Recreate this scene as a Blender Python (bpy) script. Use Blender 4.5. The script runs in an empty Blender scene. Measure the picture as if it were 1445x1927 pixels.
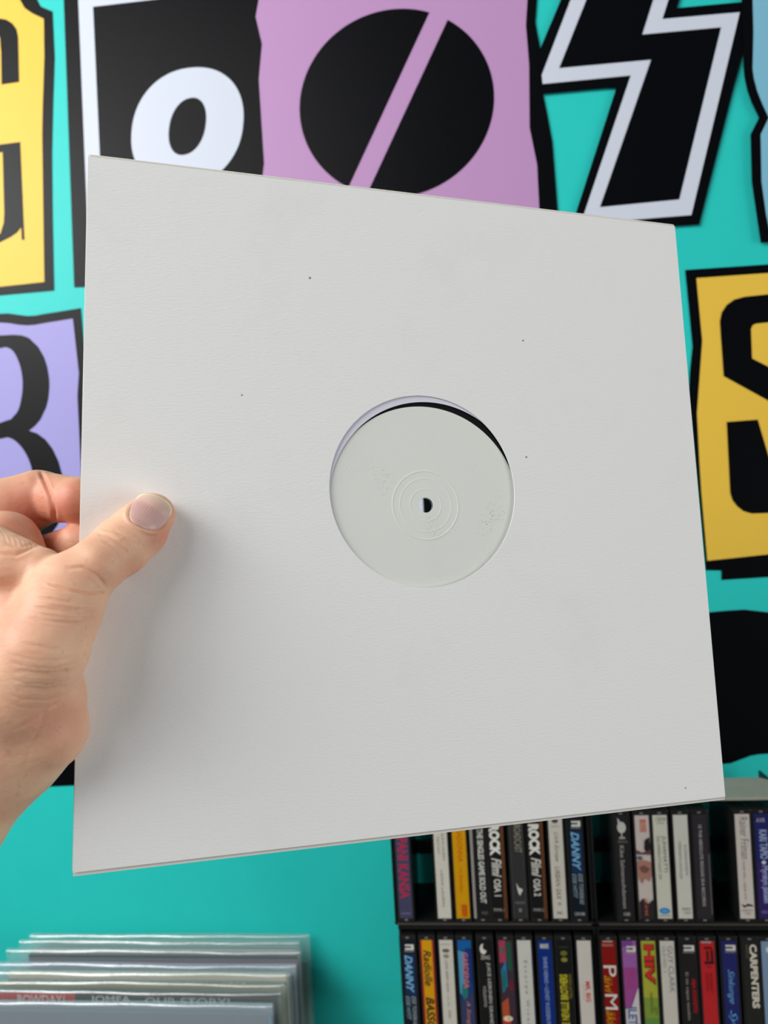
import bpy, bmesh, math, random
import numpy as np
from mathutils import Matrix, Vector

# ------------------------------------------------------------------ camera
sc = bpy.context.scene
col = sc.collection
IW, IH, FPX = 1445.0, 1927.0, 1373.0
YAW, ROLL, CAM_Y, CAM_Z = math.radians(6.0), math.radians(-3.3), -0.825, 1.50
CAM = (Matrix.Translation((0, CAM_Y, CAM_Z)) @ Matrix.Rotation(YAW, 4, 'Z')
       @ Matrix.Rotation(math.radians(90), 4, 'X') @ Matrix.Rotation(ROLL, 4, 'Z'))
cd = bpy.data.cameras.new('camera')
cam = bpy.data.objects.new('camera', cd)
col.objects.link(cam)
cam.matrix_world = CAM
cd.sensor_fit = 'VERTICAL'
cd.lens = 6.86
cd.sensor_height = 6.86 * IH / FPX
cd.clip_start = 0.01
cd.dof.use_dof = True
cd.dof.focus_distance = 0.345
cd.dof.aperture_fstop = 2.9
sc.camera = cam

# ------------------------------------------------------------------ light
w = bpy.data.worlds.new('shop_ambient')
sc.world = w
w.use_nodes = True
bg = w.node_tree.nodes['Background']
bg.inputs[0].default_value = (0.93, 0.97, 1.0, 1)
bg.inputs[1].default_value = 0.14


def area_light(name, loc, target, sx, sy, power, colour):
    ld = bpy.data.lights.new(name, 'AREA')
    ld.shape = 'RECTANGLE'
    ld.size, ld.size_y, ld.energy, ld.color = sx, sy, power, colour
    o = bpy.data.objects.new(name, ld)
    col.objects.link(o)
    o.location = loc
    o.rotation_euler = (Vector(target) - Vector(loc)).to_track_quat('-Z', 'Y').to_euler()
    return o


# daylight of the shop window on the left and an added fill from the right, brightening the sleeve
area_light('window_daylight', (-1.6, -1.5, 2.3), (-0.1, -0.2, 1.6), 1.3, 1.2, 23, (1.0, 0.985, 0.96))
area_light('side_fill_light', (2.7, -1.15, 1.2), (0.1, -0.4, 1.4), 1.2, 1.4, 33, (1.0, 0.99, 0.975))
# ceiling light behind the photographer and an added fill that brightens the left of the mural
area_light('ceiling_light', (-1.2, -2.0, 2.85), (0.0, -0.3, 1.5), 1.6, 1.2, 29, (1.0, 0.99, 0.97))
area_light('mural_fill_light', (-1.15, -0.75, 2.25), (-0.45, 0.0, 1.78), 0.5, 0.4, 6.0, (0.97, 1.0, 1.0))
sc.view_settings.view_transform = 'Standard'
sc.view_settings.look = 'None'
sc.view_settings.gamma = 1.0
sc.view_settings.use_curve_mapping = False
sc.view_settings.exposure = 0.0

# ------------------------------------------------------------------ helpers
CM = np.array(CAM)


def ray(u, v):
    d = CM[:3, :3] @ np.array([(u - IW / 2) / FPX, -(v - IH / 2) / FPX, -1.0])
    return CM[:3, 3], d


def on_plane(u, v, y):
    """point of the plane at world depth y seen at photograph position u, v"""
    o, d = ray(u, v)
    return o + d * (y - o[1]) / d[1]


def lin(r, g, b):
    def f(c):
        c /= 255.0
        return c / 12.92 if c <= 0.04045 else ((c + 0.055) / 1.055) ** 2.4
    return (f(r), f(g), f(b), 1.0)


MATS = {}


def mat(name, rgb, rough=0.5, spec=0.5, bump=0.0, bump_scale=200.0, vary=0.0, vary_scale=20.0, alpha=1.0,
        metallic=0.0, stretch=(1, 1, 1), coat=0.0):
    if name in MATS:
        return MATS[name]
    m = bpy.data.materials.new(name)
    m.use_nodes = True
    nt = m.node_tree
    p = nt.nodes['Principled BSDF']
    c = lin(*rgb)
    p.inputs['Base Color'].default_value = c
    p.inputs['Roughness'].default_value = rough
    p.inputs['Specular IOR Level'].default_value = spec
    p.inputs['Metallic'].default_value = metallic
    p.inputs['Alpha'].default_value = alpha
    p.inputs['Coat Weight'].default_value = coat
    tc = nt.nodes.new('ShaderNodeTexCoord')
    mp = nt.nodes.new('ShaderNodeMapping')
    mp.inputs['Scale'].default_value = stretch
    nt.links.new(tc.outputs['Object'], mp.inputs['Vector'])
    if vary > 0:
        n = nt.nodes.new('ShaderNodeTexNoise')
        n.inputs['Scale'].default_value = vary_scale
        n.inputs['Detail'].default_value = 5
        nt.links.new(mp.outputs[0], n.inputs['Vector'])
        mix = nt.nodes.new('ShaderNodeMix')
        mix.data_type = 'RGBA'
        mix.inputs[6].default_value = tuple(x * (1 - vary) for x in c[:3]) + (1,)
        mix.inputs[7].default_value = tuple(min(1, x * (1 + vary)) for x in c[:3]) + (1,)
        nt.links.new(n.outputs['Fac'], mix.inputs[0])
        nt.links.new(mix.outputs[2], p.inputs['Base Color'])
    if bump > 0:
        n = nt.nodes.new('ShaderNodeTexNoise')
        n.inputs['Scale'].default_value = bump_scale
        n.inputs['Detail'].default_value = 4
        nt.links.new(mp.outputs[0], n.inputs['Vector'])
        b = nt.nodes.new('ShaderNodeBump')
        b.inputs['Strength'].default_value = bump
        b.inputs['Distance'].default_value = 0.001
        nt.links.new(n.outputs['Fac'], b.inputs['Height'])
        nt.links.new(b.outputs[0], p.inputs['Normal'])
    MATS[name] = m
    return m


def link(name, me, material=None, parent=None, smooth=False):
    o = bpy.data.objects.new(name, me)
    col.objects.link(o)
    if material:
        me.materials.clear()
        me.materials.append(material)
    if smooth:
        for p in me.polygons:
            p.use_smooth = True
    if parent:
        o.parent = parent
    return o


def tag(o, label, cat=None, group=None, kind=None):
    o['label'] = label
    if cat:
        o['category'] = cat
    if group:
        o['group'] = group
    if kind:
        o['kind'] = kind
    return o


def empty(name, matrix):
    o = bpy.data.objects.new(name, None)
    o.empty_display_size = 0.02
    col.objects.link(o)
    o.matrix_world = matrix
    return o


def bm_mesh(name, bm):
    me = bpy.data.meshes.new(name)
    bm.normal_update()
    bm.to_mesh(me)
    bm.free()
    return me


def add_box(bm, x0, x1, y0, y1, z0, z1, bevel=0.0):
    r = bmesh.ops.create_cube(bm, size=1.0)
    for v in r['verts']:
        v.co = Vector(((x0 + x1) / 2 + v.co.x * (x1 - x0), (y0 + y1) / 2 + v.co.y * (y1 - y0),
                       (z0 + z1) / 2 + v.co.z * (z1 - z0)))
    if bevel > 0:
        es = set()
        for v in r['verts']:
            es.update(v.link_edges)
        bmesh.ops.bevel(bm, geom=list(es), offset=bevel, segments=2, affect='EDGES', profile=0.5)


def box(name, x0, x1, y0, y1, z0, z1, material, parent=None, bevel=0.0):
    bm = bmesh.new()
    add_box(bm, x0, x1, y0, y1, z0, z1, bevel)
    return link(name, bm_mesh(name, bm), material, parent)


def lathe(profile, seg=128):
    """profile of (r, z) swept about local z"""
    vs, fs = [], []
    n = len(profile)
    for i in range(seg):
        a = 2 * math.pi * i / seg
        for r, z in profile:
            vs.append((r * math.cos(a), r * math.sin(a), z))
    for i in range(seg):
        j = (i + 1) % seg
        for k in range(n - 1):
            fs.append((i * n + k, j * n + k, j * n + k + 1, i * n + k + 1))
    me = bpy.data.meshes.new('lathe')
    me.from_pydata(vs, [], fs)
    return me


def curve_mesh(name, loops, half):
    """flat filled outline (nested loops are holes) with a real thickness of 2*half, in local xy"""
    cu = bpy.data.curves.new(name, 'CURVE')
    cu.dimensions = '2D'
    cu.fill_mode = 'BOTH'
    cu.extrude = half
    for lp in loops:
        s = cu.splines.new('POLY')
        s.points.add(len(lp) - 1)
        for i, q in enumerate(lp):
            s.points[i].co = (q[0], q[1], 0, 1)
        s.use_cyclic_u = True
    o = bpy.data.objects.new('tmp', cu)
    me = bpy.data.meshes.new_from_object(o)
    me.name = name
    bpy.data.objects.remove(o)
    bpy.data.curves.remove(cu)
    return me


def text_mesh(name, body, bold=0.0, shear=0.0, half=0.00004):
    cu = bpy.data.curves.new(name, 'FONT')
    cu.body = body
    cu.size = 1.0
    cu.offset = bold
    cu.shear = shear
    cu.resolution_u = 3
    cu.extrude = 0.0
    o = bpy.data.objects.new('tmp', cu)
    me = bpy.data.meshes.new_from_object(o)
    me.name = name
    bpy.data.objects.remove(o)
    bpy.data.curves.remove(cu)
    return me


def smooth_loop(pts, n=6):
    """closed Catmull-Rom through the points"""
    out = []
    N = len(pts)
    for i in range(N):
        p0, p1, p2, p3 = [np.array(pts[(i + k - 1) % N], float) for k in range(4)]
        for j in range(n):
            t = j / n
            out.append(tuple(0.5 * ((2 * p1) + (p2 - p0) * t + (2 * p0 - 5 * p1 + 4 * p2 - p3) * t * t
                                    + (3 * p1 - p0 - 3 * p2 + p3) * t ** 3)))
    return out


def slanted(cx, cy, rx, ry, phi, power=2.0, n=72):
    out = []
    for i in range(n):
        t = 2 * math.pi * i / n
        c, s = math.cos(t), math.sin(t + phi)
        e = 2.0 / power
        out.append((cx + rx * math.copysign(abs(c) ** e, c), cy - ry * math.copysign(abs(s) ** e, s)))
    return out


# ------------------------------------------------------------------ room shell
M_teal = mat('teal_wall_paint', (41, 201, 194), rough=0.45, spec=0.2, bump=0.10, bump_scale=260, vary=0.03, vary_scale=40)
M_blk = mat('black_vinyl_print', (5, 6, 10), rough=0.36, spec=0.10, bump=0.10, bump_scale=260)
M_wht = mat('white_vinyl_print', (206, 212, 226), rough=0.42, spec=0.2, bump=0.08, bump_scale=260)
M_yel = mat('yellow_vinyl_print', (234, 192, 72), rough=0.42, spec=0.2, bump=0.08, bump_scale=260)
M_pnk = mat('pink_vinyl_print', (186, 143, 190), rough=0.42, spec=0.2, bump=0.08, bump_scale=260)
M_pur = mat('lavender_vinyl_print', (157, 151, 210), rough=0.42, spec=0.2, bump=0.08, bump_scale=260)
M_blu = mat('pale_blue_vinyl_print', (126, 186, 210), rough=0.42, spec=0.2, bump=0.08, bump_scale=260)

wall = box('wall_back', -2.4, 2.4, 0.0, 0.12, 0.0, 3.2, M_teal)
tag(wall, 'turquoise shop wall covered with big cut-out letter tiles', kind='structure')
M_floor = mat('grey_floor', (96, 92, 88), rough=0.6, bump=0.1, bump_scale=60, vary=0.15, vary_scale=8)
fl = box('floor', -2.4, 2.4, -3.6, 0.12, -0.06, 0.0, M_floor)
tag(fl, 'plain grey shop floor', kind='structure')


def wall_piece(name, loops, layer, material, parent):
    """a flat vinyl shape stuck on the wall; loops traced in photograph positions"""
    L = [[(q[0], q[2]) for q in (on_plane(u, v, 0.0) for u, v in lp)] for lp in loops]
    me = curve_mesh(name, L, 0.00015)
    # local xy -> world xz, thickness along -y
    T = Matrix.Translation((0, -0.0003 * layer - 0.00015, 0)) @ Matrix.Rotation(math.radians(90), 4, 'X')
    me.transform(T)
    return link(name, me, material, parent)


Z3 = lambda pts, ox, oy, s: [(ox + a / s, oy + b / s) for a, b in pts]


def tile(outline, face, face_mat, letters, letter_mat, label, layer=0):
    t = wall_piece('letter_tile', [outline], 1 + layer, M_blk, wall)
    t['label'] = label
    if face:
        wall_piece('tile_face', [face], 2 + layer, face_mat, t)
    for lp in letters:
        wall_piece('letter', lp, 3 + layer, letter_mat, t)
    return t


# yellow tile with the cut-off serif letter, upper left
tile([(-330, -120), (60, -120), (66, -20), (70, 0), (77, 13), (99, 22), (103, 108), (100, 200), (98, 288), (99, 396),
      (102, 547), (0, 556), (-330, 578)],
     [(-312, -104), (36, -104), (38, 0), (47, 16), (63, 27), (83, 36), (84, 108), (81, 200), (80, 252), (82, 396),
      (84, 531), (0, 540), (-312, 560)], M_yel,
     [[[(-100, 36), (0, 36), (13, 38), (24, 45), (32, 56), (35, 70), (37, 155), (4, 160), (3, 100), (1, 72), (-8, 60), (-100, 60)]],
      [[(-100, 281), (0, 273), (39, 268), (43, 360), (47, 452), (42, 452), (41, 428), (33, 438), (22, 446), (0, 457),
        (-40, 462), (-100, 440), (-100, 424), (-20, 448), (2, 440), (8, 420), (9, 400), (6, 287), (-100, 296)]]],
     M_blk, 'yellow tile with a cut-off black serif letter')
# black tile with white frame and slanted white o
ob = [(147, -120), (520, -160), (520, 545), (168, 545)]
t = tile([(116, -120), (540, -120), (540, 530), (140, 541)],
         [(143, -120), (520, -120), (520, 420), (166, 440)], M_wht, [], M_wht, 'black tile with a white frame and a slanted white o')
wall_piece('tile_face', [[(176, 14), (295, 0), (520, -28), (520, 440), (196, 452)]], 3, M_blk, t)
wall_piece('letter', [slanted(353.5, 241, 105.5, 113, 0.17, 2.15), slanted(353.5, 239, 35.5, 54, 0.28, 2.15)], 4, M_wht, t)
# pink tile with the slashed disc
pk = [(488, -120), (488, 0), (482, 34), (494, 85), (488, 151), (493, 230), (498, 309), (494, 340), (500, 470), (1018, 470),
      (1014, 391), (1010, 312), (996, 242), (995, 124), (989, 50), (992, 0), (992, -120)]
pko = [(478, -120), (478, 480), (1055, 480), (1049, 399), (1039, 269), (1029, 215), (1022, 181), (1020, 120), (1016, 94),
       (1007, 44), (1010, 0), (1010, -120)]


def disc_part(side):
    """half of the disc on one side of the diagonal slash"""
    a, b = ((811, 28), (661, 349)) if side < 0 else ((839, 40), (690, 361))
    a, b = np.array(a, float), np.array(b, float)
    d = (b - a) / np.linalg.norm(b - a)
    nrm = np.array([d[1], -d[0]]) * side
    pts = []
    for i in range(240):
        t = 2 * math.pi * i / 240
        q = np.array([747 + 182.5 * math.cos(t), 196 - 177 * math.sin(t + 0.06)])
        s = np.dot(q - a, nrm)
        if s < 0:
            q = q - nrm * s * 1.0
        pts.append((q, s))
    out = [q for q, s in pts if s >= 0]
    # rotate list so that it starts right after the cut
    flags = [s >= 0 for q, s in pts]
    k = next(i for i in range(240) if flags[i] and not flags[i - 1])
    out = [pts[(k + i) % 240][0] for i in range(240) if pts[(k + i) % 240][1] >= 0]
    return [tuple(q) for q in out]


tile(pko, pk, M_pnk, [[disc_part(-1)], [disc_part(1)]], M_blk, 'pink tile with a black disc cut by a diagonal slash', layer=4)
# lightning letter
z = lambda p: Z3(p, 960, 0, 2.979)
lt = tile(z([(330, -130), (285, 0), (165, 285), (165, 330), (178, 535), (592, 498), (330, 1310), (1055, 1265), (1300, 290), (1330, 30),
             (1290, 22), (930, 55), (948, 0), (985, -130)]),
          z([(390, -130), (340, 0), (175, 430), (180, 480), (672, 432), (392, 1262), (1010, 1212), (1280, 80), (848, 118), (885, 0), (925, -130)]),
          M_wht,
          [[z([(478, -130), (428, 0), (272, 392), (785, 345), (500, 1168), (942, 1125), (1175, 165), (735, 205), (800, 0), (842, -130)])]],
          M_blk, 'black lightning-bolt letter with a white outline', layer=8)
# pale blue tile at the right edge
tile(z([(1285, -130), (1345, -130), (1900, -130), (1900, 1330), (1445, 1365), (1395, 1370), (1370, 1200), (1345, 1030), (1338, 765), (1385, 672), (1345, 590),
        (1320, 520), (1303, 440), (1298, 380), (1296, 290), (1290, 100)]),
     z([(1345, -130), (1850, -130), (1850, 1290), (1445, 1310), (1425, 1210), (1400, 1030), (1395, 765), (1440, 672), (1400, 585), (1375, 520), (1357, 450), (1350, 400),
        (1355, 200), (1350, 0)]), M_blu, [], M_blk, 'pale blue torn tile cut off by the right edge', layer=12)
# yellow tile with the blocky S
z = lambda p: Z3(p, 1200, 450, 1.801)
tile(z([(160, 105), (441, 86), (760, 62), (760, 1130), (441, 1145), (283, 1155), (283, 1123), (230, 1122), (190, 700), (172, 520), (176, 450), (185, 365)]),
     z([(198, 133), (441, 116), (730, 96), (730, 1045), (441, 1068), (235, 1090), (215, 860), (208, 750), (200, 590), (218, 345)]), M_yel,
     [[z([(700, 172), (560, 178), (441, 188), (362, 196), (325, 206), (300, 224), (283, 250), (277, 280), (283, 370), (290, 465), (441, 548), (600, 640),
          (604, 820), (470, 832), (405, 612), (300, 620), (306, 740), (312, 860), (320, 885), (335, 905), (357, 922), (385, 930), (441, 928), (660, 915), (700, 870), (690, 600),
          (540, 500), (441, 433), (386, 405), (382, 305), (388, 292), (400, 287), (441, 283), (640, 268), (640, 330), (706, 326)])]],
     M_blk, 'yellow tile with a blocky black letter S')
# black tile under the S
tile([(1325, 1153), (1368, 1149), (1400, 1147), (1445, 1152), (1620, 1165), (1620, 1410), (1445, 1418), (1428, 1419), (1411, 1422), (1390, 1430),
      (1374, 1436), (1362, 1437), (1340, 1437)], None, None, [], M_blk, 'plain black torn tile above the cassette racks')
# lavender tile with the letter B
z = lambda p: Z3(p, 0, 540, 3.706)
bouter = z([(-420, 350), (0, 340), (100, 335), (160, 340), (205, 357), (270, 420), (310, 490), (333, 560), (346, 640), (348, 700), (340, 780), (325, 840), (285, 925),
            (245, 972), (205, 1003), (262, 1022), (320, 1065), (370, 1130), (410, 1215), (440, 1320), (452, 1440), (440, 1560), (405, 1660), (350, 1740),
            (270, 1790), (180, 1810), (0, 1815), (-420, 1830)])
bc1 = smooth_loop(z([(-160, 440), (0, 428), (50, 422), (100, 455), (140, 540), (160, 640), (158, 740), (135, 850), (100, 900), (50, 932), (-160, 945)]), 4)
bc2 = smooth_loop(z([(-160, 1070), (0, 1060), (60, 1050), (115, 1078), (170, 1140), (212, 1225), (235, 1330), (238, 1450), (215, 1580), (165, 1670), (60, 1715), (-160, 1725)]), 4)
tile(z([(-900, 215), (-300, 200), (0, 188), (60, 185), (120, 194), (190, 203), (250, 200), (300, 191), (400, 175), (565, 148), (580, 330), (604, 620), (596, 740), (610, 1000),
        (640, 1500), (648, 1990), (-900, 2040)]),
     z([(-850, 275), (-300, 262), (0, 250), (70, 255), (130, 265), (190, 270), (250, 266), (300, 256), (510, 222), (535, 450), (552, 600), (542, 760), (568, 1320), (600, 1900),
        (-850, 1960)]), M_pur, [[bouter, bc1, bc2]], M_blk, 'lavender tile with a fat black letter B')
# tile under the lavender one, mostly behind the hand and sleeve
tile([(95, 1130), (560, 1105), (572, 1460), (139, 1478), (71, 1481), (82, 1300)], None, None, [], M_blk, 'black tile with a straight lower edge behind the wrist')
# tile hidden behind the middle of the sleeve
tile([(560, 560), (1150, 520), (1180, 1260), (590, 1300)],
     [(590, 600), (1120, 560), (1145, 1220), (620, 1262)], M_wht,
     [[[(782, 640), (1000, 628), (1030, 1200), (809, 1220)], [(880, 700), (940, 696), (948, 830), (890, 834)]]], M_blk,
     'white tile with a black letter behind the record sleeve')

# ------------------------------------------------------------------ held record sleeve
H = [(166, 294), (1270, 426), (1365, 1499), (137, 1642)]


def sleeve_pose():
    P = np.array(H, float) - [IW / 2, IH / 2]
    Wp = np.array([[0, 0], [1, 0], [1, 1], [0, 1]], float)
    A = []
    for (x, y), (u, v) in zip(Wp, P):
        A.append([x, y, 1, 0, 0, 0, -u * x, -u * y, -u])
        A.append([0, 0, 0, x, y, 1, -v * x, -v * y, -v])
    Hm = np.linalg.svd(np.array(A))[2][-1].reshape(3, 3)
    Hm /= Hm[2, 2]
    B = np.diag([1 / FPX, 1 / FPX, 1]) @ Hm
    s = 0.315 / ((np.linalg.norm(B[:, 0]) + np.linalg.norm(B[:, 1])) / 2)
    o = s * B[:, 2]
    ex = B[:, 0] / np.linalg.norm(B[:, 0])
    ey = B[:, 1] / np.linalg.norm(B[:, 1])
    f = lambda q: np.array([q[0], -q[1], -q[2]])
    o, ex, ey = f(o), f(ex), f(ey)
    n = np.cross(ex, -ey)
    n /= np.linalg.norm(n)
    mid = ex - ey
    mid -= n * np.dot(mid, n)
    # symmetric orthonormalisation
    U, _, Vt = np.linalg.svd(np.stack([ex, -ey, n], 1))
    R = U @ Vt
    return o, R


SO, SR = sleeve_pose()     # camera frame: origin at the upper left corner, x right, y up, z out of the front
S4 = np.eye(4)
S4[:3, :3] = SR
S4[:3, 3] = SO
SLEEVE = CAM @ Matrix(S4.tolist())
SZ = 0.315


def paper_mat(name, rgb, grain=0.25, smudge=0.05, speck=True, rub=0.0):
    m = bpy.data.materials.new(name)
    m.use_nodes = True
    nt = m.node_tree
    N, L = nt.nodes, nt.links
    p = N['Principled BSDF']
    p.inputs['Roughness'].default_value = 0.85
    p.inputs['Specular IOR Level'].default_value = 0.2
    tc = N.new('ShaderNodeTexCoord')
    # fibre grain running across the board
    mp = N.new('ShaderNodeMapping')
    mp.inputs['Scale'].default_value = (1, 2.6, 1)
    L.new(tc.outputs['Object'], mp.inputs['Vector'])
    n1 = N.new('ShaderNodeTexNoise')
    n1.inputs['Scale'].default_value = 420
    n1.inputs['Detail'].default_value = 5
    L.new(mp.outputs[0], n1.inputs['Vector'])
    b = N.new('ShaderNodeBump')
    b.inputs['Strength'].default_value = grain
    b.inputs['Distance'].default_value = 0.0006
    L.new(n1.outputs['Fac'], b.inputs['Height'])
    L.new(b.outputs[0], p.inputs['Normal'])
    # faint handling smudges
    n2 = N.new('ShaderNodeTexNoise')
    n2.inputs['Scale'].default_value = 16
    n2.inputs['Detail'].default_value = 6
    n2.inputs['Roughness'].default_value = 0.65
    L.new(tc.outputs['Object'], n2.inputs['Vector'])
    r2 = N.new('ShaderNodeValToRGB')
    r2.color_ramp.elements[0].position = 0.55
    r2.color_ramp.elements[1].position = 0.80
    L.new(n2.outputs['Fac'], r2.inputs[0])
    c = lin(*rgb)
    mx = N.new('ShaderNodeMix')
    mx.data_type = 'RGBA'
    mx.inputs[6].default_value = c
    mx.inputs[7].default_value = tuple(x * (1 - smudge) for x in c[:3]) + (1,)
    L.new(r2.outputs[0], mx.inputs[0])
    last = mx.outputs[2]
    if speck:
        v = N.new('ShaderNodeTexVoronoi')
        v.inputs['Scale'].default_value = 42
        L.new(tc.outputs['Object'], v.inputs['Vector'])
        lt_ = N.new('ShaderNodeMath')
        lt_.operation = 'LESS_THAN'
        lt_.inputs[1].default_value = 0.026
        L.new(v.outputs['Distance'], lt_.inputs[0])
        m2 = N.new('ShaderNodeMix')
        m2.data_type = 'RGBA'
        L.new(lt_.outputs[0], m2.inputs[0])
        L.new(last, m2.inputs[6])
        m2.inputs[7].default_value = lin(150, 144, 136)
        last = m2.outputs[2]
    if rub > 0:
        # patches of fine dark rub marks
        f1 = N.new('ShaderNodeTexNoise')
        f1.inputs['Scale'].default_value = 900
        f1.inputs['Detail'].default_value = 3
        L.new(tc.outputs['Object'], f1.inputs['Vector'])
        f2 = N.new('ShaderNodeTexNoise')
        f2.inputs['Scale'].default_value = 42
        f2.inputs['Detail'].default_value = 3
        L.new(tc.outputs['Object'], f2.inputs['Vector'])
        q1 = N.new('ShaderNodeMapRange')
        q1.inputs[1].default_value, q1.inputs[2].default_value = 0.54, 0.68
        L.new(f1.outputs['Fac'], q1.inputs[0])
        q2 = N.new('ShaderNodeMapRange')
        q2.inputs[1].default_value, q2.inputs[2].default_value = 0.57, 0.72
        q2.inputs[4].default_value = rub
        L.new(f2.outputs['Fac'], q2.inputs[0])
        mu = N.new('ShaderNodeMath')
        mu.operation = 'MULTIPLY'
        L.new(q1.outputs[0], mu.inputs[0])
        L.new(q2.outputs[0], mu.inputs[1])
        m4 = N.new('ShaderNodeMix')
        m4.data_type = 'RGBA'
        L.new(mu.outputs[0], m4.inputs[0])
        L.new(last, m4.inputs[6])
        m4.inputs[7].default_value = lin(110, 108, 104)
        last = m4.outputs[2]
    L.new(last, p.inputs['Base Color'])
    return m


M_card = paper_mat('white_card', (240, 240, 239), grain=0.26)
M_cardedge = mat('white_card_back', (225, 222, 215), rough=0.85, spec=0.2, bump=0.2, bump_scale=400)
M_paper = mat('thin_white_paper', (226, 224, 238), rough=0.7, spec=0.3)  # white paper; its bluish reflected light is put into the base colour
M_label = paper_mat('blank_record_label', (229, 232, 226), grain=0.06, smudge=0.05, speck=False, rub=0.45)
M_vinyl = mat('black_vinyl', (10, 10, 12), rough=0.25, spec=0.5)


def plate_with_hole(x0, x1, y0, y1, cx, cy, r, zf, zb, corner=0.0015, seg=160, bulge=None):
    """rectangular board with a round hole; zf/zb front and back; bulge(x,y) offsets both"""
    angs = sorted(set([2 * math.pi * i / seg for i in range(seg)]
                      + [math.atan2(yy - cy, xx - cx) % (2 * math.pi) for xx in (x0, x1) for yy in (y0, y1)]))
    rings = []
    K = 10
    for a in angs:
        c, s = math.cos(a), math.sin(a)
        tx = ((x1 - cx) if c > 0 else (x0 - cx)) / c if abs(c) > 1e-9 else 1e9
        ty = ((y1 - cy) if s > 0 else (y0 - cy)) / s if abs(s) > 1e-9 else 1e9
        R = min(tx, ty)
        rings.append([(cx + c * (r + (R - r) * k / K), cy + s * (r + (R - r) * k / K)) for k in range(K + 1)])
    n = len(rings)
    vs, fs = [], []
    bl = bulge or (lambda x, y: 0.0)
    for zz in (zf, zb):
        for rg in rings:
            for x, y in rg:
                vs.append((x, y, zz + bl(x, y)))
    off = n * (K + 1)
    for i in range(n):
        j = (i + 1) % n
        for k in range(K):
            a, b_, c_, d = i * (K + 1) + k, i * (K + 1) + k + 1, j * (K + 1) + k + 1, j * (K + 1) + k
            fs.append((a, b_, c_, d))
            fs.append((off + d, off + c_, off + b_, off + a))
        fs.append((i * (K + 1), j * (K + 1), off + j * (K + 1), off + i * (K + 1)))
        e = K
        fs.append((j * (K + 1) + e, i * (K + 1) + e, off + i * (K + 1) + e, off + j * (K + 1) + e))
    me = bpy.data.meshes.new('board')
    me.from_pydata(vs, [], fs)
    return me


sl = empty('record_sleeve', SLEEVE)
tag(sl, 'plain white card record sleeve with round centre hole, held up in the hand', 'record sleeve')
front = link('front_panel', plate_with_hole(0, SZ, -SZ, 0, 0.1577, -0.1551, 0.0478, 0.0, -0.0005), M_card, sl)


def back_bulge(x, y):
    ex = min(x + 0.001, SZ - x + 0.001) / 0.03
    ey = min(-y + 0.002, SZ + y + 0.002) / 0.03
    k = max(0.0, min(1.0, ex)) * max(0.0, min(1.0, ey))
    k = k * k * (3 - 2 * k)
    return -0.0036 * k


back = link('back_panel', plate_with_hole(0.0, SZ + 0.0004, -SZ - 0.0017, 0.0014, 0.1577, -0.1551, 0.0478, -0.0010, -0.0015, bulge=back_bulge),
            M_cardedge, sl)
bxe = box('folded_edge', 0.0004, SZ - 0.0004, 0.0001, 0.0014, -0.0012, -0.0002, M_cardedge, sl, 0.0005)
box('spine', -0.0003, 0.0006, -SZ + 0.0008, -0.0004, -0.0012, -0.0003, M_cardedge, sl, 0.0002)

# inner paper sleeve
lc = (0.1582, -0.1625)
inn = empty('inner_paper_sleeve', SLEEVE)
tag(inn, 'thin white paper inner sleeve showing inside the round sleeve hole', 'inner sleeve')
ic = (lc[0] + 0.0028 * math.cos(0.52), lc[1] + 0.0028 * math.sin(0.52))
link('front_sheet', plate_with_hole(0.004, 0.311, -0.3125, -0.0035, ic[0], ic[1], 0.0508, -0.00075, -0.00085), M_paper, inn)
link('back_sheet', plate_with_hole(0.004, 0.311, -0.3125, -0.0035, ic[0], ic[1], 0.0508, -0.00395, -0.00405,
                                   bulge=lambda x, y: max(0.0, 0.0026 + back_bulge(x, y) * 0.72)), M_paper, inn)

# the record itself
rec = empty('vinyl_record', SLEEVE @ Matrix.Translation((lc[0], lc[1], -0.0023)))
tag(rec, 'black vinyl record with blank white label inside the held sleeve', 'record')
link('disc', lathe([(0.0037, 0.0008), (0.05, 0.0008), (0.06, 0.00055), (0.146, 0.00055), (0.1485, 0.0008), (0.150, 0.0004), (0.150, -0.0004), (0.1485, -0.0009),
                    (0.146, -0.00055), (0.06, -0.00055), (0.05, -0.0008), (0.0037, -0.0008), (0.0037, 0.0008)], 192), M_vinyl, rec, True)
prof = [(0.0037, 0.0007), (0.0037, 0.00098), (0.0040, 0.00102)]
for rr in (0.0080, 0.0133, 0.0170):
    dep = 0.00007 if rr < 0.016 else 0.00012
    prof += [(rr - 0.0006, 0.00102), (rr - 0.0002, 0.00102 + dep), (rr + 0.0002, 0.00102 + dep), (rr + 0.0006, 0.00102)]
prof += [(0.0490, 0.00102), (0.0499, 0.00095), (0.0500, 0.0007)]
lab = link('label', lathe(prof, 192), M_label, rec)
link('label', lathe([(0.05, -0.0007), (0.05, -0.00095), (0.0037, -0.00095), (0.0037, -0.0007)], 96), M_label, rec)

# ------------------------------------------------------------------ the hand that holds the sleeve
def cam_pt(u, v, d):
    """camera-frame point in mm (x right, y up, z towards the viewer)"""
    return np.array([(u - IW / 2) / FPX * d, -(v - IH / 2) / FPX * d, -d])


def sleeve_depth(u, v):
    q = np.array([(u - IW / 2) / FPX, -(v - IH / 2) / FPX, -1.0])
    n = SR[:, 2]
    return float(np.dot(SO, n) / np.dot(q, n)) * 1000.0


def sp(u, v, off):
    """point at photograph position u, v, off mm behind (+) or in front (-) of the sleeve face"""
    return cam_pt(u, v, sleeve_depth(u, v) + off)



SKIN_A, SKIN_B, SKIN_RED = (245, 199, 166), (232, 174, 144), (212, 130, 106)
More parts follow.
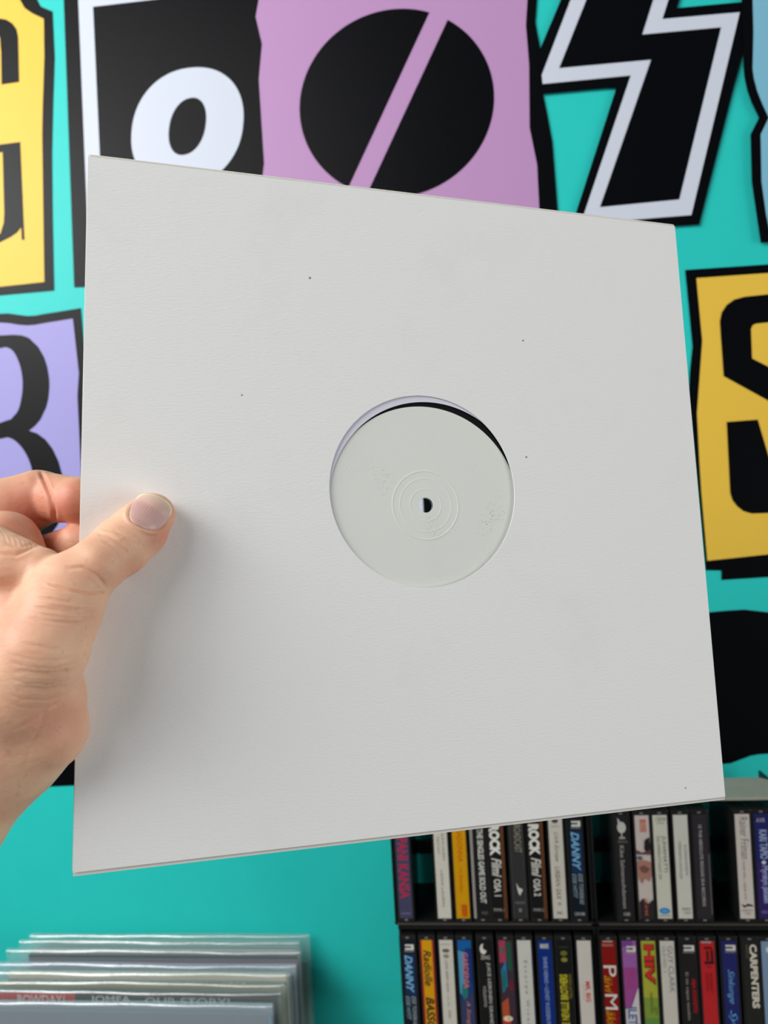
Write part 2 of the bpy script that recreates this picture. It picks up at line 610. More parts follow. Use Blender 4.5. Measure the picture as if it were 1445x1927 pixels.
# each entry: (joining softness, chain of (point, radius in mm)); the first chain starts at the elbow side
HAND_PARTS = [
    (8.0, [(np.array([-330.0, -335.0, -175.0]), 43.0), (np.array([-240.0, -220.0, -265.0]), 36.0), (cam_pt(-60, 1440, 302), 28.0), (cam_pt(20, 1370, 300), 25.0)]),
    # palm body
    (10.0, [(cam_pt(-10, 1400, 303), 26.0), (cam_pt(-45, 1230, 318), 27.0), (cam_pt(-60, 1110, 326), 22.0)]),
    (8.0, [(cam_pt(20, 1370, 302), 23.0), (cam_pt(58, 1300, 296), 19.0), (cam_pt(60, 1200, 302), 19.0), (cam_pt(20, 1110, 312), 17.0)]),
    # ball of the thumb and thumb
    (6.0, [(cam_pt(30, 1300, 288), 20.0), (cam_pt(80, 1225, 286), 17.0), (cam_pt(115, 1150, 292), 15.5), (cam_pt(130, 1105, 297), 13.5)]),
    (5.0, [(cam_pt(115, 1125, 297), 14.5), (cam_pt(183, 1064, 300), 11.2), (sp(226, 1030, -10.0), 12.0), (sp(262, 998, -8.0), 11.6), (sp(287, 969, -6.4), 9.6)]),
    # heel of the palm
    (3.0, [(cam_pt(92, 1318, 297), 14.5), (cam_pt(82, 1372, 297), 17.0), (cam_pt(30, 1410, 300), 20.0)]),
    # web between thumb and forefinger
    (3.0, [(cam_pt(-30, 1050, 306), 15.0), (cam_pt(20, 1068, 304), 13.0), (cam_pt(75, 1075, 302), 10.0)]),
    (1.2, [(cam_pt(-50, 1030, 322), 18.0), (cam_pt(10, 1028, 322), 15.0), (cam_pt(50, 1065, 318), 11.0)]),
    # forefinger
    (1.5, [(cam_pt(-45, 985, 338), 16.0), (cam_pt(10, 965, 343), 15.5), (cam_pt(72, 938, 346), 13.6)]),
    (1.0, [(cam_pt(88, 936, 346), 12.0), (sp(150, 942, 17.0), 10.3), (sp(230, 950, 14.8), 9.2), (sp(290, 955, 13.6), 8.0)]),
    # the other fingers behind the sleeve
    (2.0, [(cam_pt(-20, 1060, 345), 14.0), (cam_pt(70, 1055, 355), 11.0), (sp(150, 1025, 20.0), 9.6), (sp(260, 1010, 15.0), 9.0), (sp(310, 1010, 13.6), 8.0)]),
    (2.0, [(cam_pt(-10, 1130, 340), 14.0), (cam_pt(80, 1110, 352), 11.0), (sp(170, 1085, 18.0), 9.2), (sp(250, 1075, 14.2), 8.4), (sp(290, 1072, 13.4), 7.6)]),
    (2.0, [(cam_pt(0, 1210, 330), 13.0), (cam_pt(80, 1190, 342), 10.0), (sp(160, 1165, 16.0), 8.2), (sp(230, 1150, 13.2), 7.2)]),
]
# skin folds: polyline in the photograph, depth mm, half width px, depth range
CREASES = [
    ([(191, 1115), (167, 1117), (128, 1109), (93, 1099)], 1.3, 2.2, (250, 312)),
    ([(198, 1103), (183, 1083), (156, 1068), (128, 1068)], 0.7, 3.5, (250, 312)),
    ([(190, 1146), (136, 1150), (70, 1142)], 0.45, 3.5, (250, 312)),
    ([(187, 1161), (148, 1173), (100, 1170)], 0.35, 3.5, (250, 312)),
    ([(176, 1130), (130, 1131), (60, 1122)], 0.3, 3.5, (250, 312)),
    ([(150, 1215), (100, 1222), (40, 1210)], 0.3, 4.0, (250, 312)),
    ([(140, 1260), (86, 1268), (30, 1262)], 0.35, 4.0, (250, 312)),
    ([(128, 1290), (86, 1297), (39, 1293)], 0.4, 4.0, (250, 312)),
    ([(145, 1285), (117, 1316), (97, 1331), (51, 1360), (27, 1373)], 0.5, 3.5, (250, 312)),
    ([(90, 1330), (60, 1400), (40, 1470)], 0.15, 4.0, (250, 330)),
    ([(191, 996), (217, 1000), (240, 1012), (255, 1027)], 0.35, 3.0, (250, 325)),
    ([(180, 1002), (205, 1008), (227, 1024), (240, 1039)], 0.45, 3.0, (250, 325)),
    ([(205, 994), (225, 997), (246, 1006), (262, 1018)], 0.22, 2.6, (250, 325)),
    ([(190, 1015), (208, 1024), (225, 1040), (232, 1055)], 0.25, 3.0, (250, 325)),
    ([(76, 886), (84, 905), (93, 930), (100, 955), (105, 985)], 1.3, 3.5, (315, 370)),
    ([(0, 1040), (30, 1044), (60, 1030), (82, 1022)], 0.8, 3.5, (270, 320)),
    ([(10, 1022), (40, 1030), (70, 1020)], 0.5, 3.0, (270, 320)),
]
for k in range(9):
    f = k / 8.0
    y0 = 1104 + 74 * f
    CREASES.append(([(186 - 3 * k, y0 + 3), (160 - 5 * k, y0 + 4), (120 - 6 * k, y0 - 2), (88 - 5 * k, y0 - 9)], 0.16 + 0.10 * (k % 2), 1.9, (250, 312)))
for k in range(7):
    y0 = 1240 + 15 * k
    CREASES.append(([(146 - 5 * k, y0 - 6), (108 - 4 * k, y0 + 3), (60 - 4 * k, y0 + 1), (20, y0 - 8)], 0.14 + 0.10 * (k % 2), 2.2, (250, 312)))
for k in range(6):
    CREASES.append(([(186 + 9 * k, 1006 - 3 * k), (206 + 9 * k, 1013 - 2 * k), (224 + 8 * k, 1028 - k), (233 + 8 * k, 1046 - 2 * k)], 0.13 + 0.08 * (k % 2), 1.8, (250, 325)))
for k in range(7):
    CREASES.append(([(-4 + 9 * k, 992 + 4 * k), (8 + 10 * k, 1006 + 3 * k), (14 + 10 * k, 1026 + k)], 0.16, 1.8, (270, 322)))
RED_ZONES = [(60, 960, 325, 400, 110, 0.75), (130, 945, 315, 400, 70, 0.9), (20, 1000, 310, 340, 60, 0.7), (110, 1350, 270, 330, 60, 0.55), (310, 1010, 280, 340, 38, 0.8),
             (250, 1080, 280, 340, 40, 0.5), (325, 960, 280, 340, 25, 0.6), (0, 1150, 250, 330, 60, 0.35), (170, 1160, 250, 312, 35, 0.25), (120, 1010, 330, 400, 60, 0.8)]
NAIL_C, NAIL_W, NAIL_L, NAIL_POW = np.array([282.5, 963.5]), np.array([33.0, 16.5]), np.array([18.0, -28.0]), 2.7




def cone(P, a, b, ra, rb):
    ab = (b - a).astype(np.float32)
    t = np.clip(((P - a) @ ab) / float(ab @ ab), 0, 1)
    q = P - (a + t[:, None] * ab)
    return np.sqrt((q * q).sum(1)) - (ra + t * (rb - ra))


def smin(a, b, k):
    h = np.clip(0.5 + 0.5 * (b - a) / k, 0, 1)
    return b + (a - b) * h - k * h * (1 - h)


SRm, SOm = SR.astype(np.float32), (SO * 1000).astype(np.float32)


def hand_sdf(P, cull=False):
    P = P.astype(np.float32)
    total = None
    if cull:
        lo_, hi_ = P.min(0), P.max(0)
        cen_ = ((lo_ + hi_) / 2)[None]
        rad_ = float(np.linalg.norm(hi_ - lo_) / 2) + 14.0
    for k_join, chain in HAND_PARTS:
        d = None
        for i in range(len(chain) - 1):
            (a, ra), (b, rb) = chain[i], chain[i + 1]
            if cull and cone(cen_, a, b, ra, rb)[0] > rad_:
                continue
            c = cone(P, a, b, ra, rb)
            d = c if d is None else smin(d, c, 2.5)
        if d is not None:
            total = d if total is None else smin(total, d, k_join)
    if total is None:
        total = np.full(len(P), 50.0, np.float32)
    # the sleeve lies in the grip: nothing of the hand enters it
    Q = (P - SOm) @ SRm
    bx = np.maximum(-1.2 - Q[:, 0], np.maximum(Q[:, 2] - 0.05, -5.6 - Q[:, 2]))
    bx = np.maximum(bx, np.maximum(Q[:, 1] - 3.0, -320.0 - Q[:, 1]))
    total = np.maximum(total, -bx)
    return total


def build_hand(h=0.55):
    pts = np.array([p for _, ch in HAND_PARTS for p, r in ch])
    rad = max(r for _, ch in HAND_PARTS for p, r in ch)
    lo = pts.min(0) - rad - 6
    hi = pts.max(0) + rad + 6
    B = 8
    nb = np.ceil((hi - lo) / (h * B)).astype(int)
    g = np.stack(np.meshgrid(*[np.arange(n) for n in nb], indexing='ij'), -1).reshape(-1, 3)
    cen = lo + (g + 0.5) * (h * B)
    dc = np.concatenate([hand_sdf(c) for c in np.array_split(cen, 40)])
    act = g[np.abs(dc) < h * B * 0.87 + 2.0]
    # cells and points of the active blocks
    o9 = np.stack(np.meshgrid(*[np.arange(9)] * 3, indexing='ij'), -1).reshape(-1, 3)
    N = nb * B + 2
    cellid = lambda c: (c[..., 0] * N[1] + c[..., 1]) * N[2] + c[..., 2]
    ids, vpos, quads = [], [], []
    grp = act // 5
    key = (grp[:, 0] * 4096 + grp[:, 1]) * 4096 + grp[:, 2]
    act = act[np.argsort(key, kind='stable')]
    key = np.sort(key)
    for chunk in np.split(act, np.nonzero(np.diff(key))[0] + 1):
        gp = chunk[:, None, :] * B + o9[None]
        F = hand_sdf((lo + gp.reshape(-1, 3) * h), True).reshape(len(chunk), 9, 9, 9)
        S = F < 0
        cnt = np.zeros((len(chunk), 8, 8, 8), int)
        for a in (0, 1):
            for b in (0, 1):
                for c in (0, 1):
                    cnt += S[:, a:a + 8, b:b + 8, c:c + 8]
        bi, ci, cj, ck = np.nonzero((cnt > 0) & (cnt < 8))
        cell = chunk[bi] * B + np.stack([ci, cj, ck], 1)
        acc = np.zeros((len(bi), 3))
        n = np.zeros(len(bi))
        corners = [(a, b, c) for a in (0, 1) for b in (0, 1) for c in (0, 1)]
        for p in corners:
            for ax in range(3):
                if p[ax]:
                    continue
                q = list(p)
                q[ax] = 1
                f0 = F[bi, ci + p[0], cj + p[1], ck + p[2]]
                f1 = F[bi, ci + q[0], cj + q[1], ck + q[2]]
                m = (f0 < 0) != (f1 < 0)
                t = np.where(m, f0 / np.where(m, f0 - f1, 1), 0)
                e = np.tile(np.array(p, float), (len(bi), 1))
                e[:, ax] = t
                acc += np.where(m[:, None], e, 0)
                n += m
        ids.append(cellid(cell))
        vpos.append(lo + (cell + acc / n[:, None]) * h)
        for ax in range(3):
            sl0 = [slice(0, 8)] * 3
            sl1 = list(sl0)
            sl1[ax] = slice(1, 9)
            A, C = S[(slice(None),) + tuple(sl0)], S[(slice(None),) + tuple(sl1)]
            bi, ci, cj, ck = np.nonzero(A != C)
            p = chunk[bi] * B + np.stack([ci, cj, ck], 1)
            u, v = [(1, 2), (2, 0), (0, 1)][ax]
            du, dv = np.eye(3, dtype=int)[u], np.eye(3, dtype=int)[v]
            q = np.stack([cellid(p - du - dv), cellid(p - dv), cellid(p), cellid(p - du)], 1)
            inside = A[bi, ci, cj, ck]
            quads.append(np.where(inside[:, None], q, q[:, ::-1]))
    ids, vpos, quads = np.concatenate(ids), np.concatenate(vpos), np.concatenate(quads)
    order = np.argsort(ids)
    ids, vpos = ids[order], vpos[order]
    k = np.searchsorted(ids, quads)
    k = np.clip(k, 0, len(ids) - 1)
    ok = (ids[k] == quads).all(1)
    return vpos, k[ok]


def refine(V, F):
    """pull the vertices onto the surface, relax a little"""
    for it in range(4):
        acc = np.zeros_like(V)
        n = np.zeros(len(V))
        for a, b in ((0, 1), (1, 2), (2, 3), (3, 0)):
            np.add.at(acc, F[:, a], V[F[:, b]])
            np.add.at(acc, F[:, b], V[F[:, a]])
            np.add.at(n, F[:, a], 1)
            np.add.at(n, F[:, b], 1)
        V = 0.45 * V + 0.55 * acc / np.maximum(n, 1)[:, None]
    return V


def vert_normals(V, F):
    fn = np.cross(V[F[:, 2]] - V[F[:, 0]], V[F[:, 3]] - V[F[:, 1]])
    N = np.zeros_like(V)
    for i in range(4):
        np.add.at(N, F[:, i], fn)
    return N / np.maximum(np.linalg.norm(N, axis=1), 1e-9)[:, None]


def poly_dist(U, line):
    best = np.full(len(U), 1e9)
    along = np.zeros(len(U))
    L = len(line) - 1
    for i in range(L):
        a, b = np.array(line[i], float), np.array(line[i + 1], float)
        ab = b - a
        t = np.clip(((U - a) @ ab) / (ab @ ab), 0, 1)
        d = np.linalg.norm(U - (a + t[:, None] * ab), axis=1)
        m = d < best
        best[m] = d[m]
        along[m] = (i + t[m]) / L
    return best, along


def nail_ab(U):
    d = U - NAIL_C
    M = np.linalg.inv(np.stack([NAIL_W, NAIL_L], 1))
    return d @ M.T


HV, HF = build_hand()
HV = refine(HV, HF)
HN = vert_normals(HV, HF)
UV = np.stack([IW / 2 + FPX * HV[:, 0] / -HV[:, 2], IH / 2 - FPX * HV[:, 1] / -HV[:, 2]], 1)
facing = np.clip((HN * -HV).sum(1) / np.linalg.norm(HV, axis=1) * 2.0, 0, 1)
facing[HV[:, 2] > -150] = 0
disp = np.zeros(len(HV))
for line, depth, width, zone in CREASES:
    dd, al = poly_dist(UV, line)
    m = np.exp(-(dd / width) ** 2) - 0.22 * np.exp(-((dd - 2.2 * width) / (1.2 * width)) ** 2)
    fade = np.clip(np.minimum(al, 1 - al) / 0.18 + 0.25, 0, 1)
    okz = np.ones(len(HV), bool) if zone is None else ((-HV[:, 2] > zone[0]) & (-HV[:, 2] < zone[1]))
    disp -= depth * m * facing * fade * okz
ab_ = nail_ab(UV)
nrho = (np.abs(ab_[:, 0]) ** NAIL_POW + np.abs(ab_[:, 1]) ** NAIL_POW) ** (1 / NAIL_POW)
nz_ = (-HV[:, 2] < 330) * facing
disp += nz_ * (-0.75 * np.clip((1.03 - nrho) / 0.10, 0, 1) + 0.45 * np.exp(-((nrho - 1.14) / 0.08) ** 2) * np.clip(0.5 - ab_[:, 1], 0, 1))
HV = HV + HN * disp[:, None]
hw = (np.c_[HV / 1000.0, np.ones(len(HV))] @ CM.T)[:, :3]
org = (np.append(np.array(HAND_PARTS[0][1][0][0]) / 1000.0, 1) @ CM.T)[:3]
me = bpy.data.meshes.new('person')
me.from_pydata((hw - org).tolist(), [], HF.tolist())
red = np.zeros(len(HV))
for (u, v, d0, d1, rad, amt) in RED_ZONES:
    dd = np.hypot(UV[:, 0] - u, UV[:, 1] - v)
    red = np.maximum(red, amt * np.exp(-(dd / rad) ** 2) * ((-HV[:, 2] > d0) & (-HV[:, 2] < d1)))
at = me.attributes.new('flush', 'FLOAT', 'POINT')
at.data.foreach_set('value', red.astype(np.float32))


def skin_mat():
    m = bpy.data.materials.new('fair_skin')
    m.use_nodes = True
    N, L = m.node_tree.nodes, m.node_tree.links
    p = N['Principled BSDF']
    p.inputs['Roughness'].default_value = 0.48
    p.inputs['Specular IOR Level'].default_value = 0.4
    p.inputs['Subsurface Weight'].default_value = 0.35
    p.inputs['Subsurface Radius'].default_value = (1.0, 0.35, 0.2)
    p.inputs['Subsurface Scale'].default_value = 0.004
    tc = N.new('ShaderNodeTexCoord')
    a = N.new('ShaderNodeAttribute')
    a.attribute_name = 'flush'
    n1 = N.new('ShaderNodeTexNoise')
    n1.inputs['Scale'].default_value = 60
    n1.inputs['Detail'].default_value = 6
    L.new(tc.outputs['Object'], n1.inputs['Vector'])
    mx = N.new('ShaderNodeMix')
    mx.data_type = 'RGBA'
    mx.inputs[6].default_value = lin(*SKIN_A)
    mx.inputs[7].default_value = lin(*SKIN_B)
    r1 = N.new('ShaderNodeMapRange')
    r1.inputs[1].default_value, r1.inputs[2].default_value = 0.3, 0.75
    L.new(n1.outputs['Fac'], r1.inputs[0])
    L.new(r1.outputs[0], mx.inputs[0])
    m2 = N.new('ShaderNodeMix')
    m2.data_type = 'RGBA'
    L.new(a.outputs['Fac'], m2.inputs[0])
    L.new(mx.outputs[2], m2.inputs[6])
    m2.inputs[7].default_value = lin(*SKIN_RED)
    # small freckles
    v = N.new('ShaderNodeTexNoise')
    v.inputs['Scale'].default_value = 330
    v.inputs['Detail'].default_value = 2
    L.new(tc.outputs['Object'], v.inputs['Vector'])
    r2 = N.new('ShaderNodeMapRange')
    r2.inputs[1].default_value, r2.inputs[2].default_value = 0.62, 0.78
    r2.inputs[4].default_value = 0.35
    L.new(v.outputs['Fac'], r2.inputs[0])
    m3 = N.new('ShaderNodeMix')
    m3.data_type = 'RGBA'
    L.new(r2.outputs[0], m3.inputs[0])
    L.new(m2.outputs[2], m3.inputs[6])
    m3.inputs[7].default_value = lin(196, 128, 100)
    L.new(m3.outputs[2], p.inputs['Base Color'])
    # skin pores and fine lines
    mp = N.new('ShaderNodeMapping')
    mp.inputs['Rotation'].default_value = (0, 0.35, 0)
    mp.inputs['Scale'].default_value = (0.35, 1, 1)
    L.new(tc.outputs['Object'], mp.inputs['Vector'])
    nb_ = N.new('ShaderNodeTexNoise')
    nb_.inputs['Scale'].default_value = 520
    nb_.inputs['Detail'].default_value = 5
    L.new(mp.outputs[0], nb_.inputs['Vector'])
    mw = N.new('ShaderNodeTexNoise')
    mw.inputs['Scale'].default_value = 150
    mw.inputs['Detail'].default_value = 4
    mw.inputs['Distortion'].default_value = 0.6
    L.new(mp.outputs[0], mw.inputs['Vector'])
    ad = N.new('ShaderNodeMath')
    ad.operation = 'MULTIPLY_ADD'
    ad.inputs[1].default_value = 1.6
    L.new(mw.outputs['Fac'], ad.inputs[0])
    L.new(nb_.outputs['Fac'], ad.inputs[2])
    b = N.new('ShaderNodeBump')
    b.inputs['Strength'].default_value = 0.28
    b.inputs['Distance'].default_value = 0.0008
    L.new(ad.outputs[0], b.inputs['Height'])
    L.new(b.outputs[0], p.inputs['Normal'])
    return m


person = link('person', me, skin_mat(), None, True)
person.location = org
tag(person, 'bare left hand and forearm pinching the white record sleeve, thumb in front', 'person')


def thumbnail():
    """curved nail plate lying on the end of the thumb"""
    nr, nt_ = 22, 72
    ab, rho = [(0.0, 0.0)], [0.0]
    for i in range(1, nr + 1):
        for j in range(nt_):
            t = 2 * math.pi * j / nt_
            c, q = math.cos(t), math.sin(t)
            e = 2 / NAIL_POW
            ab.append((i / nr * math.copysign(abs(c) ** e, c), i / nr * math.copysign(abs(q) ** e, q)))
            rho.append(i / nr)
    ab, rho = np.array(ab), np.array(rho)
    U = NAIL_C + ab[:, :1] * NAIL_W + ab[:, 1:] * NAIL_L
    rd = np.stack([(U[:, 0] - IW / 2) / FPX, -(U[:, 1] - IH / 2) / FPX, -np.ones(len(U))], 1)
    rd /= np.linalg.norm(rd, axis=1)[:, None]
    t = np.full(len(U), 240.0)
    for _ in range(70):
        t += hand_sdf(rd * t[:, None]) * 0.9
    t0 = t.copy()
    # a nail is flatter than the finger end under it
    A_ = np.stack([np.ones(len(ab)), ab[:, 0], ab[:, 1], ab[:, 0] ** 2, ab[:, 1] ** 2, ab[:, 0] * ab[:, 1]], 1)
    co = np.linalg.lstsq(A_, t, rcond=None)[0]
    P = rd * t[:, None]
    flat = co.copy()
    flat[3] *= 0.72
    flat[4] *= 0.25
    t = 0.15 * t + 0.85 * (A_ @ flat + 0.35 * co[4] + 0.15 * co[3])
    t = np.minimum(t, t0 + 0.2)
    P = rd * t[:, None]
    G = np.stack([hand_sdf(P + np.eye(3)[k] * 0.4) - hand_sdf(P - np.eye(3)[k] * 0.4) for k in range(3)], 1)
    G /= np.linalg.norm(G, axis=1)[:, None]
    # ridges along the nail, edges tucked under the skin, free end standing proud
    lift = 0.2 - 0.5 * rho ** 8 * np.clip(0.55 - ab[:, 1], 0, 1)
    lift += 0.03 * np.sin(ab[:, 0] * 40) + 0.02 * np.sin(ab[:, 0] * 71 + 1)
    top = P + G * lift[:, None]
    bot = P + G * (lift - 0.7)[:, None]
    n = len(U)
    fs = []
    for j in range(nt_):
        k = (j + 1) % nt_
        fs.append((0, 1 + j, 1 + k))
        fs.append((n, n + 1 + k, n + 1 + j))
        for i in range(nr - 1):
            a_, b_ = 1 + i * nt_, 1 + (i + 1) * nt_
            fs.append((a_ + j, b_ + j, b_ + k, a_ + k))
            fs.append((n + a_ + k, n + b_ + k, n + b_ + j, n + a_ + j))
        e_ = 1 + (nr - 1) * nt_
        fs.append((e_ + k, e_ + j, n + e_ + j, n + e_ + k))
    vs = np.r_[top, bot]
    wv_ = (np.c_[vs / 1000.0, np.ones(len(vs))] @ CM.T)[:, :3] - org
    me = bpy.data.meshes.new('thumbnail')
    me.from_pydata(wv_.tolist(), [], fs)
    fr = np.clip((rho - 0.90) / 0.04, 0, 1) * np.clip((ab[:, 1] - 0.15) / 0.3, 0, 1)
    pale = np.clip((ab[:, 1] - 0.2) / 0.6, 0, 1) * 0.35
    fr = np.maximum(fr, pale)
    at = me.attributes.new('free_edge', 'FLOAT', 'POINT')
    at.data.foreach_set('value', np.r_[fr, fr].astype(np.float32))
    m = bpy.data.materials.new('fingernail')
    m.use_nodes = True
    N, L = m.node_tree.nodes, m.node_tree.links
    p = N['Principled BSDF']
    p.inputs['Roughness'].default_value = 0.36
    p.inputs['Subsurface Weight'].default_value = 0.15
    p.inputs['Subsurface Scale'].default_value = 0.002
    a = N.new('ShaderNodeAttribute')
    a.attribute_name = 'free_edge'
    tc = N.new('ShaderNodeTexCoord')
    nz = N.new('ShaderNodeTexNoise')
    nz.inputs['Scale'].default_value = 180
    L.new(tc.outputs['Object'], nz.inputs['Vector'])
    m0 = N.new('ShaderNodeMix')
    m0.data_type = 'RGBA'
    m0.inputs[6].default_value = lin(206, 158, 158)
    m0.inputs[7].default_value = lin(222, 182, 168)
    L.new(nz.outputs['Fac'], m0.inputs[0])
    mx = N.new('ShaderNodeMix')
    mx.data_type = 'RGBA'
    L.new(a.outputs['Fac'], mx.inputs[0])
    L.new(m0.outputs[2], mx.inputs[6])
    mx.inputs[7].default_value = lin(240, 226, 186)
    L.new(mx.outputs[2], p.inputs['Base Color'])
    o_ = link('thumbnail', me, m, person, True)
    o_['label'] = 'short pink thumbnail with a pale free edge'
    return o_


thumbnail()


# ------------------------------------------------------------------ cassette racks
YF = -0.0905                       # plane of the cassette spines
M_rack = mat('black_rack_plastic', (20, 20, 21), rough=0.4, spec=0.4, bump=0.05, bump_scale=150)
M_dust = mat('dusty_grey_plastic', (172, 170, 158), rough=0.8, spec=0.2, vary=0.12, vary_scale=60)
M_lip = mat('worn_rack_lip', (62, 56, 53), rough=0.5, vary=0.3, vary_scale=50)
M_case = mat('smoky_clear_case', (34, 33, 33), rough=0.22, spec=0.5, vary=0.2, vary_scale=30)
M_catch = mat('clear_plastic_catch', (120, 118, 114), rough=0.25)
CW, CH, CDp = 0.0172, 0.109, 0.0700
zU = float(on_plane(1090, 1735, YF)[2])            # floor of the upper row
zL = float(on_plane(1090, 1761.5, YF)[2]) - CH     # floor of the lower row
zT = float(on_plane(1400, 1500, YF)[2])            # top of the upper racks
xat = lambda u, z_: float(next(on_plane(u, v, YF)[0] for v in [solve_v(u, z_)]))


def solve_v(u, z_):
    lo, hi = 900.0, 2600.0
    for _ in range(40):
        m = (lo + hi) / 2
        if on_plane(u, m, YF)[2] > z_:
            lo = m
        else:
            hi = m
    return lo


def rack(x0, x1, z0, z1, label, dusty):
    r = empty('cassette_rack', Matrix.Translation(((x0 + x1) / 2, YF, z0 - 0.004)))
    tag(r, label, 'cassette rack', 'stacked black cassette racks')
    h = (x1 - x0) / 2
    H = z1 - z0 + 0.004
    B_ = 0.0015
    box('base_plate', -h, h, 0.0015, 0.078, 0, 0.0036, M_rack, r, 0.0006)
    box('front_lip', -h + 0.003, h - 0.003, -0.0005, 0.0015, 0.0004, 0.0026, M_lip, r, 0.0005)
    box('side_panel', -h, -h + 0.0025, 0.004, 0.078, 0.0036, H - 0.003, M_rack, r, 0.0005)
    box('side_panel', h - 0.0025, h, 0.004, 0.078, 0.0036, H - 0.003, M_rack, r, 0.0005)
    # top panel with cut-off back corners
    bm = bmesh.new()
    poly = [(-h, 0.0), (h, 0.0), (h, 0.036), (h - 0.012, 0.050), (-h + 0.012, 0.050), (-h, 0.036)]
    lo = [bm.verts.new((a, b, H - 0.003)) for a, b in poly]
    hi = [bm.verts.new((a, b, H)) for a, b in poly]
    bm.faces.new(hi)
    bm.faces.new(lo[::-1])
    for i in range(6):
        j = (i + 1) % 6
        bm.faces.new((lo[i], lo[j], hi[j], hi[i]))
    link('top_panel', bm_mesh('top_panel', bm), M_dust if dusty else M_rack, r)
    box('back_rail', -h, h, 0.0745, 0.078, H * 0.30, H * 0.42, M_rack, r, 0.0005)
    box('back_rail', -h, h, 0.0745, 0.078, H * 0.72, H * 0.82, M_rack, r, 0.0005)
    n = 10
    fin = None
    for i in range(1, n):
        x = -h + 2 * h * i / n
        if fin is None:
            fin = box('slot_divider', -0.0005, 0.0005, 0.020, 0.0745, 0.0036, 0.012, M_rack, r)
            o = fin
        else:
            o = fin.copy()
            col.objects.link(o)
        o.location = (x, 0, 0)
    return r


zm = (zU + zT) / 2
uxl, uxm, uxr = xat(736, zm), xat(1113.5, zm), xat(1500, zm)
gapz = (zL + CH + zU) / 2 + 0.002
rack(uxl, uxm - 0.0005, zU, zT, 'black cassette rack of the upper row, left unit with one empty slot near its end', True)
rack(uxm + 0.0005, uxr, zU, zT, 'black cassette rack of the upper row, right unit with dusty grey top', True)
lxl, lxm, lxr = xat(752, zL + 0.09), xat(1125, zL + 0.09), xat(1512, zL + 0.09)
rack(lxl, lxm - 0.0005, zL, zU - 0.0045, 'black cassette rack of the lower row, left unit beside the record albums', False)
rack(lxm + 0.0005, lxr, zL, zU - 0.0045, 'black cassette rack of the lower row, right unit under the dusty rack', False)


def card_piece(name, me, T, colour, parent, rough=0.45):
    me.transform(T)
    nm = 'print_%d_%d_%d' % colour
    return link(name, me, mat(nm, colour, rough=rough, spec=0.35), parent)


C_W, C_Z0, C_Z1 = 0.0134, 0.0036, 0.1046


def cassette(u, row, colour, items, label, card_w=1.0, shift=0.0):
    z0 = zU if row == 'upper' else zL
    zref = z0 + 0.055 if row == 'upper' else z0 + 0.070
    x = xat(u, zref)
    c = empty('cassette', Matrix.Translation((x, YF, z0)))
    tag(c, label, 'cassette', 'cassettes standing in the racks')
    if 'case' not in SHARED:
        bm = bmesh.new()
        add_box(bm, -CW / 2, CW / 2, 0.0, CDp, 0.0, CH, 0.0008)
        SHARED['case'] = bm_mesh('case', bm)
        bm = bmesh.new()
        add_box(bm, -0.0018, 0.0018, -0.0004, 0.002, -0.0009, 0.0009, 0.0006)
        SHARED['catch'] = bm_mesh('catch', bm)
    link('case', SHARED['case'], M_case, c)
    for zz in (0.0018, CH - 0.0024):
        o = link('catch', SHARED['catch'], M_catch, c)
        o.location = (0, 0, zz)
    Wd = C_W * card_w
    bm = bmesh.new()
    add_box(bm, -Wd / 2 + shift, Wd / 2 + shift, -0.00022, 0.001, C_Z0, C_Z1)
    card = link('inlay_card', bm_mesh('inlay_card', bm), mat('card_%d_%d_%d' % colour, colour, rough=0.35, spec=0.4, vary=0.04, vary_scale=90), c)
    n = 0
    Lc = C_Z1 - C_Z0
    X = lambda wf: -Wd / 2 + shift + Wd * wf
    Zz = lambda sf: C_Z1 - Lc * sf
    for it in items:
        n += 1
        y = -0.00022 - 0.00006 * n
        k = it[0]
        if k == 't':
            _, body, s0, s1, w0, w1, colr = it[:7]
            opt = it[7] if len(it) > 7 else {}
            me = text_mesh('lettering', body, opt.get('bold', 0.0), opt.get('shear', 0.0))
            co = np.array([v.co for v in me.vertices])
            lo, hi = co.min(0), co.max(0)
            ex, ey = hi[0] - lo[0], hi[1] - lo[1]
            T0 = Matrix.Diagonal((1 / ex, 1 / ey, 1, 1)) @ Matrix.Translation((-lo[0], -lo[1], 0))
            d = opt.get('dir', 'down')
            if d == 'down':      # reads from top to bottom, letter tops to the right
                A = Matrix(((0, X(w1) - X(w0), 0, X(w0)), (0, 0, 0, y), (Zz(s1) - Zz(s0), 0, 0, Zz(s0)), (0, 0, 0, 1)))
            elif d == 'up':
                A = Matrix(((0, X(w0) - X(w1), 0, X(w1)), (0, 0, 0, y), (Zz(s0) - Zz(s1), 0, 0, Zz(s1)), (0, 0, 0, 1)))
            else:                # upright small print
                A = Matrix(((X(w1) - X(w0), 0, 0, X(w0)), (0, 0, 0, y), (0, Zz(s0) - Zz(s1), 0, Zz(s1)), (0, 0, 0, 1)))
            card_piece('lettering', me, A @ T0, colr, card)
            continue
        if k == 'r':
            _, s0, s1, w0, w1, colr = it
            lp = [(w0, s0), (w1, s0), (w1, s1), (w0, s1)]
        elif k == 'e':
            _, s0, s1, w0, w1, colr = it
            lp = [((w0 + w1) / 2 + (w1 - w0) / 2 * math.cos(a * math.pi / 12), (s0 + s1) / 2 + (s1 - s0) / 2 * math.sin(a * math.pi / 12)) for a in range(24)]
        else:
            _, lp, colr = it
        me = bpy.data.meshes.new('print')
        me.from_pydata([(X(a), y, Zz(b)) for a, b in lp], [], [tuple(range(len(lp)))])
        if me.polygons[0].normal.y > 0:
            me.flip_normals()
        card_piece('printed_shape', me, Matrix.Identity(4), colr, card)
    return c


